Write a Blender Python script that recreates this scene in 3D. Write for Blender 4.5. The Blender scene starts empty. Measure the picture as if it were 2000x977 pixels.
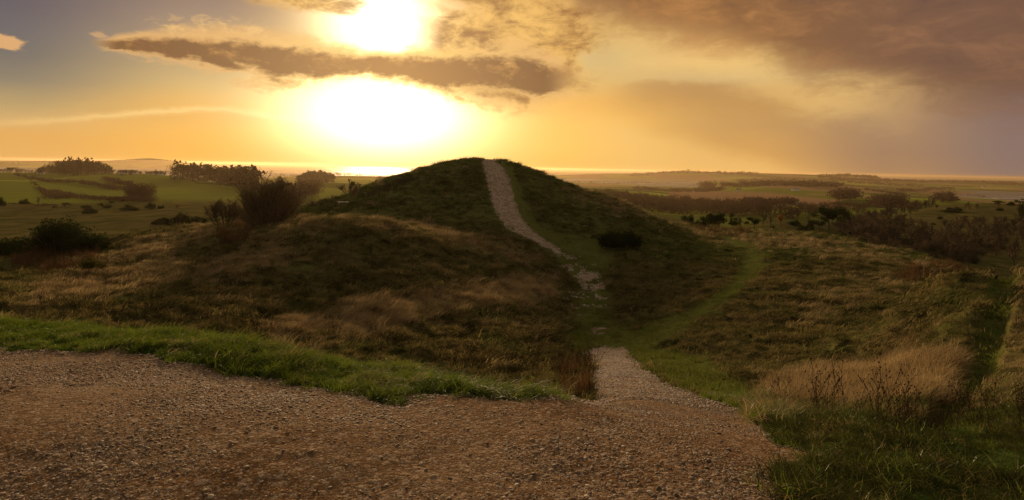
import bpy, math, random
import numpy as np
rad = math.radians

# ------------------------------------------------------------------ camera
F = 1200.0                       # focal length in photo pixels (2000 px wide)
ROLL = 0.0185
CR, SR = math.cos(ROLL), math.sin(ROLL)
sc = bpy.context.scene
cam_d = bpy.data.cameras.new('camera')
cam = bpy.data.objects.new('camera', cam_d)
sc.collection.objects.link(cam)
sc.camera = cam
cam_d.sensor_fit = 'HORIZONTAL'
cam_d.sensor_width = 36.0
cam_d.lens = 36.0 * F / 2000.0
cam_d.shift_x = 0.0
cam_d.shift_y = -(488.5 - 327.5) / 2000.0
cam_d.clip_start = 0.1
cam_d.clip_end = 300000.0
cam.rotation_mode = 'XYZ'
cam.rotation_euler = (rad(90), -ROLL, 0)

# ------------------------------------------------------------------ render look
sc.view_settings.view_transform = 'Standard'
sc.view_settings.look = 'None'
sc.view_settings.gamma = 1.0
sc.view_settings.use_curve_mapping = False
sc.view_settings.exposure = 0.0
sc.cycles.use_denoising = True
sc.cycles.use_adaptive_sampling = False
try:
    sc.cycles.denoiser = 'OPENIMAGEDENOISE'
    sc.cycles.denoising_input_passes = 'RGB_ALBEDO_NORMAL'
    sc.cycles.denoising_prefilter = 'NONE'
except Exception:
    pass
sc.render.filter_size = 0.95
sc.cycles.max_bounces = 5
sc.cycles.diffuse_bounces = 2
sc.cycles.glossy_bounces = 2
sc.cycles.transmission_bounces = 3
sc.cycles.volume_bounces = 0
sc.cycles.sample_clamp_direct = 12
sc.cycles.sample_clamp_indirect = 3

# ------------------------------------------------------------------ node helpers
class NB:
    """tiny expression builder for shader node trees"""
    def __init__(s, tree):
        s.t = tree; s.n = tree.nodes; s.l = tree.links
    def put(s, sock, val):
        if hasattr(val, 'is_linked') or isinstance(val, bpy.types.NodeSocket):
            s.l.new(val, sock)
        elif isinstance(val, (tuple, list)):
            try: sock.default_value = tuple(val)
            except Exception: sock.default_value = tuple(val) + (1.0,)
        else:
            sock.default_value = val
    def m(s, op, a, b=0.0, c=0.0, clamp=False):
        n = s.n.new('ShaderNodeMath'); n.operation = op; n.use_clamp = clamp
        s.put(n.inputs[0], a); s.put(n.inputs[1], b)
        if len(n.inputs) > 2: s.put(n.inputs[2], c)
        return n.outputs[0]
    def add(s, a, b): return s.m('ADD', a, b)
    def sub(s, a, b): return s.m('SUBTRACT', a, b)
    def mul(s, a, b): return s.m('MULTIPLY', a, b)
    def mad(s, a, b, c): return s.m('MULTIPLY_ADD', a, b, c)
    def comb(s, x, y, z=0.0):
        n = s.n.new('ShaderNodeCombineXYZ')
        s.put(n.inputs[0], x); s.put(n.inputs[1], y); s.put(n.inputs[2], z)
        return n.outputs[0]
    def sep(s, v):
        n = s.n.new('ShaderNodeSeparateXYZ'); s.put(n.inputs[0], v)
        return n.outputs
    def ss(s, x, lo, hi, o0=0.0, o1=1.0):
        n = s.n.new('ShaderNodeMapRange'); n.interpolation_type = 'SMOOTHSTEP'; n.clamp = True
        if not isinstance(lo, bpy.types.NodeSocket) and not isinstance(hi, bpy.types.NodeSocket) and lo > hi:
            lo, hi, o0, o1 = hi, lo, o1, o0
        s.put(n.inputs['Value'], x); s.put(n.inputs['From Min'], lo); s.put(n.inputs['From Max'], hi)
        s.put(n.inputs['To Min'], o0); s.put(n.inputs['To Max'], o1)
        return n.outputs[0]
    def lin(s, x, lo, hi, o0=0.0, o1=1.0):
        n = s.n.new('ShaderNodeMapRange'); n.clamp = True
        s.put(n.inputs['Value'], x); s.put(n.inputs['From Min'], lo); s.put(n.inputs['From Max'], hi)
        s.put(n.inputs['To Min'], o0); s.put(n.inputs['To Max'], o1)
        return n.outputs[0]
    def mix(s, f, a, b, blend='MIX'):
        n = s.n.new('ShaderNodeMix'); n.data_type = 'RGBA'; n.blend_type = blend
        n.clamp_result = False
        s.put(n.inputs[0], f); s.put(n.inputs[6], a); s.put(n.inputs[7], b)
        return n.outputs[2]
    def noise(s, vec, scale, detail=4.0, rough=0.55, dist=0.0, dims='3D', lac=2.0):
        n = s.n.new('ShaderNodeTexNoise'); n.noise_dimensions = dims
        if vec is not None: s.put(n.inputs['Vector'], vec)
        n.inputs['Scale'].default_value = scale; n.inputs['Detail'].default_value = detail
        n.inputs['Roughness'].default_value = rough; n.inputs['Distortion'].default_value = dist
        n.inputs['Lacunarity'].default_value = lac
        return n.outputs[0]
    def ramp(s, x, stops, interp='LINEAR'):
        n = s.n.new('ShaderNodeValToRGB'); s.put(n.inputs[0], x)
        cr = n.color_ramp; cr.interpolation = interp
        while len(cr.elements) < len(stops): cr.elements.new(0.5)
        for e, (p, c) in zip(cr.elements, stops):
            e.position = p
        for e, (p, c) in zip(cr.elements, stops):
            e.color = (c[0], c[1], c[2], 1.0)
        return n.outputs[0]
    def curve(s, x, pts, x0, x1, y0, y1):
        """piecewise smooth curve through pts [(x,y)], x in x0..x1, y in y0..y1"""
        n = s.n.new('ShaderNodeFloatCurve')
        c = n.mapping.curves[0]
        P = sorted(((px - x0) / (x1 - x0), (py - y0) / (y1 - y0)) for px, py in pts)
        while len(c.points) < len(P): c.points.new(0.5, 0.5)
        for q, (px, py) in zip(c.points, P): q.location = (px, py)
        n.mapping.update()
        s.put(n.inputs['Value'], s.lin(x, x0, x1))
        return s.mad(n.outputs[0], y1 - y0, y0)
    def gauss(s, x, y, cx, cy, sx, sy):
        dx = s.mul(s.sub(x, cx), 1.0 / sx); dy = s.mul(s.sub(y, cy), 1.0 / sy)
        d2 = s.add(s.mul(dx, dx), s.mul(dy, dy))
        return s.m('EXPONENT', s.mul(d2, -1.0))

def lin3(r, g, b):
    f = lambda c: (c / 255.0) / 12.92 if c / 255.0 <= 0.04045 else ((c / 255.0 + 0.055) / 1.055) ** 2.4
    return (f(r), f(g), f(b))

# ------------------------------------------------------------------ sun direction
def azel(u, v):
    xc, yc = (u - 1000.0) / F, (327.5 - v) / F
    X, Z = xc * CR - yc * SR, yc * CR + xc * SR
    return math.atan(X), math.atan2(Z, math.hypot(X, 1.0))
SUN_AZ, SUN_EL = azel(745, 108)

# ------------------------------------------------------------------ world
world = bpy.data.worlds.new('World'); sc.world = world
world.use_nodes = True
wt = world.node_tree; wt.nodes.clear()
W = NB(wt)
wo = wt.nodes.new('ShaderNodeOutputWorld')
tc = wt.nodes.new('ShaderNodeTexCoord').outputs['Generated']
dx, dy, dz = W.sep(tc)
AZ = W.m('ARCTAN2', dx, dy)
EL = W.m('ARCSINE', dz)
DEG = math.pi / 180
NV = W.comb(W.mul(AZ, 1.0), W.mul(EL, 2.6), 0.0)          # horizontally stretched cloud space
n_big = W.noise(NV, 5.0, 6, 0.6, 0.3)
n_mid = W.noise(W.comb(AZ, W.mul(EL, 2.2), 3.1), 14.0, 8, 0.62, 0.5)
n_fine = W.noise(W.comb(AZ, W.mul(EL, 1.8), 7.7), 42.0, 6, 0.65, 0.3)
nb = W.sub(n_big, 0.5); nm = W.sub(n_mid, 0.5); nf = W.sub(n_fine, 0.5)
# warped elevation gives the sky columns a cloudy unevenness
EW = W.add(EL, W.mul(nb, 0.035))
ELMAX = 0.34
def col(u, stops):
    out = []
    for v, c in sorted(stops, key=lambda q: -q[0]):
        e = azel(u, v)[1]
        out.append((min(max(e / ELMAX, 0), 1), lin3(*c)))
    return out
x01 = W.m('MULTIPLY', EW, 1 / ELMAX, clamp=True)
DUSK = (92, 78, 74)
cols = [
 (-900, [(330, (195, 150, 100)), (250, (165, 138, 108)), (120, (110, 100, 100)), (0, (84, 80, 90)), (-80, (78, 76, 88))]),
 (0,    [(330, (232, 174, 98)), (300, (233, 176, 96)), (262, (230, 172, 94)), (235, (218, 174, 110)), (200, (186, 156, 106)), (150, (140, 126, 105)), (100, (112, 105, 100)), (50, (104, 97, 100)), (0, (98, 88, 95)), (-90, (84, 80, 90))]),
 (400,  [(330, (246, 180, 86)), (300, (246, 180, 82)), (260, (240, 176, 80)), (215, (224, 170, 88)), (165, (198, 164, 105)), (110, (170, 145, 108)), (50, (150, 126, 108)), (0, (136, 112, 102)), (-90, (96, 84, 88))]),
 (760,  [(330, (255, 208, 125)), (260, (255, 205, 120)), (150, (238, 186, 100)), (60, (232, 184, 108)), (0, (222, 170, 105)), (-90, (140, 110, 88))]),
 (1120, [(330, (248, 190, 94)), (290, (252, 194, 94)), (240, (248, 188, 90)), (200, (232, 172, 84)), (160, (220, 178, 105)), (110, (205, 176, 118)), (60, (224, 178, 100)), (20, (212, 160, 92)), (0, (190, 140, 86)), (-90, (110, 90, 80))]),
 (1450, [(340, (238, 180, 98)), (300, (220, 164, 90)), (250, (204, 154, 90)), (200, (208, 158, 88)), (170, (198, 152, 92)), (150, (212, 176, 118)), (115, (236, 188, 112)), (80, (214, 158, 90)), (0, (150, 104, 70)), (-90, (96, 80, 76))]),
 (1750, [(345, (176, 135, 95)), (300, (168, 130, 98)), (240, (170, 132, 98)), (200, (188, 146, 100)), (165, (214, 170, 108)), (120, (170, 122, 80)), (0, (124, 86, 66)), (-90, (96, 76, 68))]),
 (2000, [(345, (146, 118, 104)), (300, (142, 117, 106)), (240, (140, 114, 104)), (195, (140, 110, 98)), (130, (124, 90, 72)), (0, (116, 82, 68)), (-90, (90, 74, 68))]),
 (2900, [(345, (110, 96, 96)), (200, (100, 88, 90)), (0, (84, 74, 80)), (-90, (76, 70, 78))]),
]
sky = None
for i, (u, st) in enumerate(cols):
    a = azel(u, 200)[0]
    c = W.ramp(x01, col(u, st))
    if sky is None: sky, pa = c, a
    else:
        f = W.ss(AZ, pa, a)
        sky = W.mix(f, sky, c); pa = a

def PX(u, v): return azel(u, v)
def bandcurve(pts, what):
    a = [PX(u, v) for u, v in pts]
    return a
# --- glow of the hidden sun (two windows in the cloud) ---
g1 = W.gauss(AZ, EL, *PX(752, 222), 148 / F, 66 / F)
g2 = W.gauss(AZ, W.add(EL, W.mul(nm, 0.05)), *PX(742, 40), 92 / F, 66 / F)
g3 = W.gauss(AZ, EL, *PX(760, 190), 330 / F, 150 / F)
glow = W.add(W.mul(g1, 3.6), W.mul(g2, 3.4))
halo = W.mul(g3, 0.30)
sky = W.mix(1.0, sky, W.comb(halo, W.mul(halo, 0.60), W.mul(halo, 0.16)), 'ADD')

# --- D: low brown veil and slanting ray on the right ---
ln = W.curve(AZ, [PX(600, 180), PX(1150, 225), PX(1330, 268), PX(1480, 308), PX(1580, 342), PX(2000, 420)], -0.9, 0.9, -0.15, 0.3)
ray = W.ss(W.sub(ln, EW), -0.012, 0.02)
ray = W.mul(ray, W.mul(W.ss(AZ, PX(1080, 200)[0], PX(1250, 200)[0]), W.ss(AZ, PX(1720, 200)[0], PX(1500, 200)[0])))
sky = W.mix(W.mul(ray, 0.55), sky, lin3(250, 200, 118))
tp = W.curve(AZ, [PX(1000, 200), PX(1180, 170), PX(1240, 157), PX(1330, 158), PX(1450, 166), PX(1560, 178), PX(1800, 230)], -0.9, 0.9, -0.15, 0.3)
dd = W.sub(W.add(tp, W.mul(nf, 0.022)), EL)
veil = W.mul(W.ss(dd, -0.003, 0.008), W.ss(dd, 0.07, 0.012))
veil = W.mul(veil, W.mul(W.ss(AZ, PX(1170, 160)[0], PX(1290, 160)[0]), W.ss(AZ, PX(1640, 160)[0], PX(1480, 160)[0])))
sky = W.mix(W.mul(veil, 0.55), sky, lin3(186, 136, 78))

# --- B: mottled golden cloud upper centre ---
mB = W.gauss(AZ, EL, *PX(1005, 85), 150 / F, 115 / F)
mB2 = W.gauss(AZ, EL, *PX(600, 4), 110 / F, 20 / F)
kB = W.mul(W.ss(W.add(mB, mB2), 0.12, 0.45), W.ss(W.add(W.add(W.mul(mB, 0.75), W.mul(mB2, 0.5)), W.add(W.mul(nm, 1.5), W.mul(nf, 0.3))), -0.05, 0.5))
cB = W.mix(W.ss(W.add(nm, W.mul(nf, 0.5)), -0.2, 0.25), lin3(246, 190, 98), lin3(152, 100, 46))
mB3 = W.gauss(AZ, EL, *PX(985, 148), 120 / F, 34 / F)
kB3 = W.mul(W.ss(mB3, 0.1, 0.4), W.ss(W.add(W.mul(mB3, 1.1), W.add(W.mul(nm, 1.3), W.mul(nf, 0.7))), 0.30, 0.85))
# --- wisps above the streak ---
mW = W.gauss(AZ, EL, *PX(470, 72), 150 / F, 30 / F)
kW = W.mul(W.ss(mW, 0.05, 0.3), W.ss(W.add(W.mul(mW, 0.75), W.add(W.mul(nm, 1.2), W.mul(nf, 1.1))), 0.22, 0.75))
mW2 = W.gauss(AZ, EL, *PX(8, 84), 26 / F, 13 / F)
kW2 = W.ss(W.add(mW2, W.mul(nf, 1.2)), 0.35, 0.7)
mW3 = W.gauss(AZ, EL, *PX(193, 68), 16 / F, 7 / F)
kW3 = W.ss(W.add(mW3, W.mul(nf, 1.6)), 0.5, 0.95)

# --- C: heavy dark cloud upper right ---
ec = W.curve(AZ, [PX(700, -260), PX(1000, -90), PX(1110, -25), PX(1140, 28), PX(1230, 52), PX(1400, 78), PX(1490, 110), PX(1560, 138), PX(1650, 152), PX(1760, 180), PX(1850, 205), PX(2000, 205)], -0.9, 0.9, -0.15, 0.6)
sC = W.add(W.sub(EL, ec), W.add(W.mul(nm, 0.075), W.add(W.mul(nf, 0.02), W.mul(nb, 0.05))))
kC = W.ss(sC, -0.035, 0.05)
aR = W.ss(AZ, PX(1300, 100)[0], PX(1950, 100)[0])
cC = W.mix(aR, lin3(148, 100, 52), lin3(122, 86, 64))
cC = W.mix(W.ss(W.add(nm, W.mul(nb, 0.8)), -0.05, 0.3), cC, W.mix(aR, lin3(184, 126, 66), lin3(146, 102, 72)))
cC = W.mix(W.ss(W.add(W.mul(nm, -1.0), W.mul(nb, -0.5)), 0.05, 0.35), cC, W.mix(aR, lin3(122, 80, 48), lin3(96, 70, 66)))
rim = W.mul(W.gauss(sC, 0.0, -0.03, 0.0, 0.03, 1.0), W.mul(W.ss(AZ, PX(1100, 100)[0], PX(1300, 100)[0]), W.ss(AZ, PX(1850, 100)[0], PX(1600, 100)[0])))
sky = W.mix(W.mul(rim, 0.45), sky, lin3(250, 204, 122))

# --- E: thin lit line cloud low on the left ---
lE = W.curve(AZ, [PX(-300, 246), PX(0, 238), PX(150, 228), PX(300, 216), PX(400, 210), PX(470, 215), PX(540, 226), PX(620, 234), PX(800, 240)], -0.9, 0.9, -0.15, 0.3)
dE = W.sub(W.add(lE, W.mul(nf, 0.012)), EL)
wE = W.mul(W.ss(AZ, PX(680, 230)[0], PX(560, 230)[0]), W.ss(AZ, PX(-200, 230)[0], PX(330, 210)[0]))
kE1 = W.mul(W.gauss(dE, 0.0, 0.002, 0.0, 0.0042, 1.0), wE)
kE2 = W.mul(W.mul(W.ss(dE, -0.001, 0.006), W.ss(dE, 0.035, 0.008)), wE)
sky = W.mix(W.mul(kE2, 0.35), sky, lin3(232, 172, 92))
sky = W.mix(W.mul(kE1, 0.7), sky, lin3(255, 212, 135))

# --- A: the long dark streak across the sun ---
pA = [(100, 74), (190, 84), (260, 88), (330, 93), (430, 104), (540, 118), (650, 126), (745, 127), (800, 131), (870, 141), (960, 146), (1080, 152), (1180, 160)]
wA = [(100, 1), (190, 4), (230, 8), (330, 15), (430, 21), (540, 25), (650, 20), (745, 15), (800, 20), (870, 26), (960, 34), (1080, 22), (1180, 3)]
lA = W.add(W.curve(AZ, [PX(u, v) for u, v in pA], -0.9, 0.9, -0.05, 0.3), W.mul(nm, 0.022))
hA = W.curve(AZ, [(PX(u, 120)[0], w / F) for u, w in wA], -0.9, 0.9, 0.0, 0.05)
hA = W.m('MAXIMUM', hA, 0.0004)
dA = W.m('DIVIDE', W.sub(EL, lA), hA)
endm = W.mul(W.ss(AZ, PX(170, 80)[0], PX(235, 80)[0]), W.ss(AZ, PX(1150, 150)[0], PX(1060, 150)[0]))
rag = W.add(W.mul(nm, 2.2), W.mul(nf, 1.3))
bodyA = W.mul(W.ss(W.add(W.m('ABSOLUTE', dA), rag), 1.35, 0.55), endm)
edgeA = W.mul(W.ss(W.add(W.m('ABSOLUTE', W.sub(dA, 0.15)), W.mul(rag, 1.5)), 2.3, 1.1), endm)
nearsun = W.gauss(AZ, EL, *PX(770, 120), 190 / F, 400 / F)
gold = W.mix(nearsun, lin3(226, 172, 104), lin3(255, 205, 110))
brown = W.mix(nearsun, lin3(124, 80, 40), lin3(150, 94, 30))
brown = W.mix(W.ss(W.add(W.mul(nm, 0.8), W.add(W.mul(nf, 1.2), W.mul(dA, 0.07))), -0.06, 0.40), brown, lin3(196, 138, 66))

def addcol(base, s, c):
    return W.mix(1.0, base, W.comb(W.mul(s, c[0]), W.mul(s, c[1]), W.mul(s, c[2])), 'ADD')
open_ = W.mul(W.sub(1.0, W.mul(kB, 0.93)), W.sub(1.0, W.mul(kW, 0.7)))
sky = W.mix(W.mul(kW, 0.9), sky, W.mix(W.ss(nf, -0.15, 0.15), lin3(196, 150, 96), lin3(238, 188, 116)))
sky = W.mix(W.mul(W.add(kW2, W.mul(kW3, 0.6)), 0.95), sky, lin3(226, 172, 112))
sky = W.mix(kB, sky, cB)
sky = W.mix(W.mul(kB3, 0.85), sky, W.mix(W.ss(nf, -0.1, 0.2), lin3(150, 98, 42), lin3(196, 140, 66)))
sky = W.mix(kC, sky, cC)
sky = addcol(sky, W.mul(glow, open_), (1.0, 0.80, 0.46))
sky = W.mix(W.mul(edgeA, 0.9), sky, gold)
sky = W.mix(bodyA, sky, brown)
# below the horizon: dull ground-like tone, and dusk overhead / behind
sky = W.mix(W.ss(EL, -0.02, -0.12), sky, lin3(70, 54, 40))
sky = W.mix(W.ss(EL, 0.33, 0.75), sky, lin3(160, 144, 126))
behind = W.ss(dy, 0.35, -0.3)
sky = W.mix(behind, sky, lin3(154, 140, 120))

nish = wt.nodes.new('ShaderNodeTexSky'); nish.sky_type = 'NISHITA'; nish.sun_disc = False
nish.sun_elevation = SUN_EL; nish.sun_rotation = SUN_AZ
nish.dust_density = 3.0; nish.altitude = 120
bg1 = wt.nodes.new('ShaderNodeBackground'); wt.links.new(nish.outputs[0], bg1.inputs[0]); bg1.inputs[1].default_value = 0.05
bg2 = wt.nodes.new('ShaderNodeBackground'); wt.links.new(sky, bg2.inputs[0]); bg2.inputs[1].default_value = 1.0
mx = wt.nodes.new('ShaderNodeMixShader'); mx.inputs[0].default_value = 0.93     # cloud and lit haze over the clear-sky model
wt.links.new(bg1.outputs[0], mx.inputs[1]); wt.links.new(bg2.outputs[0], mx.inputs[2])
wt.links.new(mx.outputs[0], wo.inputs['Surface'])

# ------------------------------------------------------------------ sun lamp
sd = bpy.data.lights.new('sun', 'SUN'); sd.energy = 5.0; sd.angle = rad(6.0); sd.color = (1.0, 0.68, 0.36)
so = bpy.data.objects.new('sun', sd); sc.collection.objects.link(so)
import mathutils
sv = mathutils.Vector((math.sin(SUN_AZ) * math.cos(SUN_EL), math.cos(SUN_AZ) * math.cos(SUN_EL), math.sin(SUN_EL)))
so.rotation_mode = 'QUATERNION'
so.rotation_quaternion = (-sv).to_track_quat('-Z', 'Y')

# =================================================================== terrain maths
rng = np.random.default_rng(7)
random.seed(7)
def horizon_v(u): return 327.5 + ROLL * (u - 1000.0)
def ray_dir(u, v):
    xc, yc = (np.asarray(u, float) - 1000.0) / F, (327.5 - np.asarray(v, float)) / F
    return xc * CR - yc * SR, yc * CR + xc * SR
def project(x, y, z):
    y = np.maximum(y, 1e-3)
    xw, zw = x / y, z / y
    xc, yc = xw * CR + zw * SR, -xw * SR + zw * CR
    return 1000.0 + F * xc, 327.5 - F * yc

def vnoise(x, y, seed=0):
    xi, yi = np.floor(x).astype(np.int64), np.floor(y).astype(np.int64)
    fx, fy = x - xi, y - yi
    fx = fx * fx * fx * (fx * (fx * 6 - 15) + 10); fy = fy * fy * fy * (fy * (fy * 6 - 15) + 10)
    def h(a, b):
        n = (a * 374761393 + b * 668265263 + seed * 2147483647) & 0xFFFFFFFF
        n = ((n ^ (n >> 13)) * 1274126177) & 0xFFFFFFFF
        return ((n ^ (n >> 16)) & 0xFFFFFF) / float(0xFFFFFF)
    return (h(xi, yi) * (1 - fx) + h(xi + 1, yi) * fx) * (1 - fy) + (h(xi, yi + 1) * (1 - fx) + h(xi + 1, yi + 1) * fx) * fy
def fbm(x, y, octv=4, seed=0, gain=0.5):
    s, a, t = 0.0, 1.0, 0.0
    for k in range(octv):
        s = s + a * (vnoise(x * 2 ** k + 17.3 * k, y * 2 ** k - 9.1 * k, seed + k) - 0.5); t += a; a *= gain
    return s / t * 2.0                      # about -1..1
def sstep(x, a, b):
    t = np.clip((x - a) / (b - a), 0, 1); return t * t * (3 - 2 * t)

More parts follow.
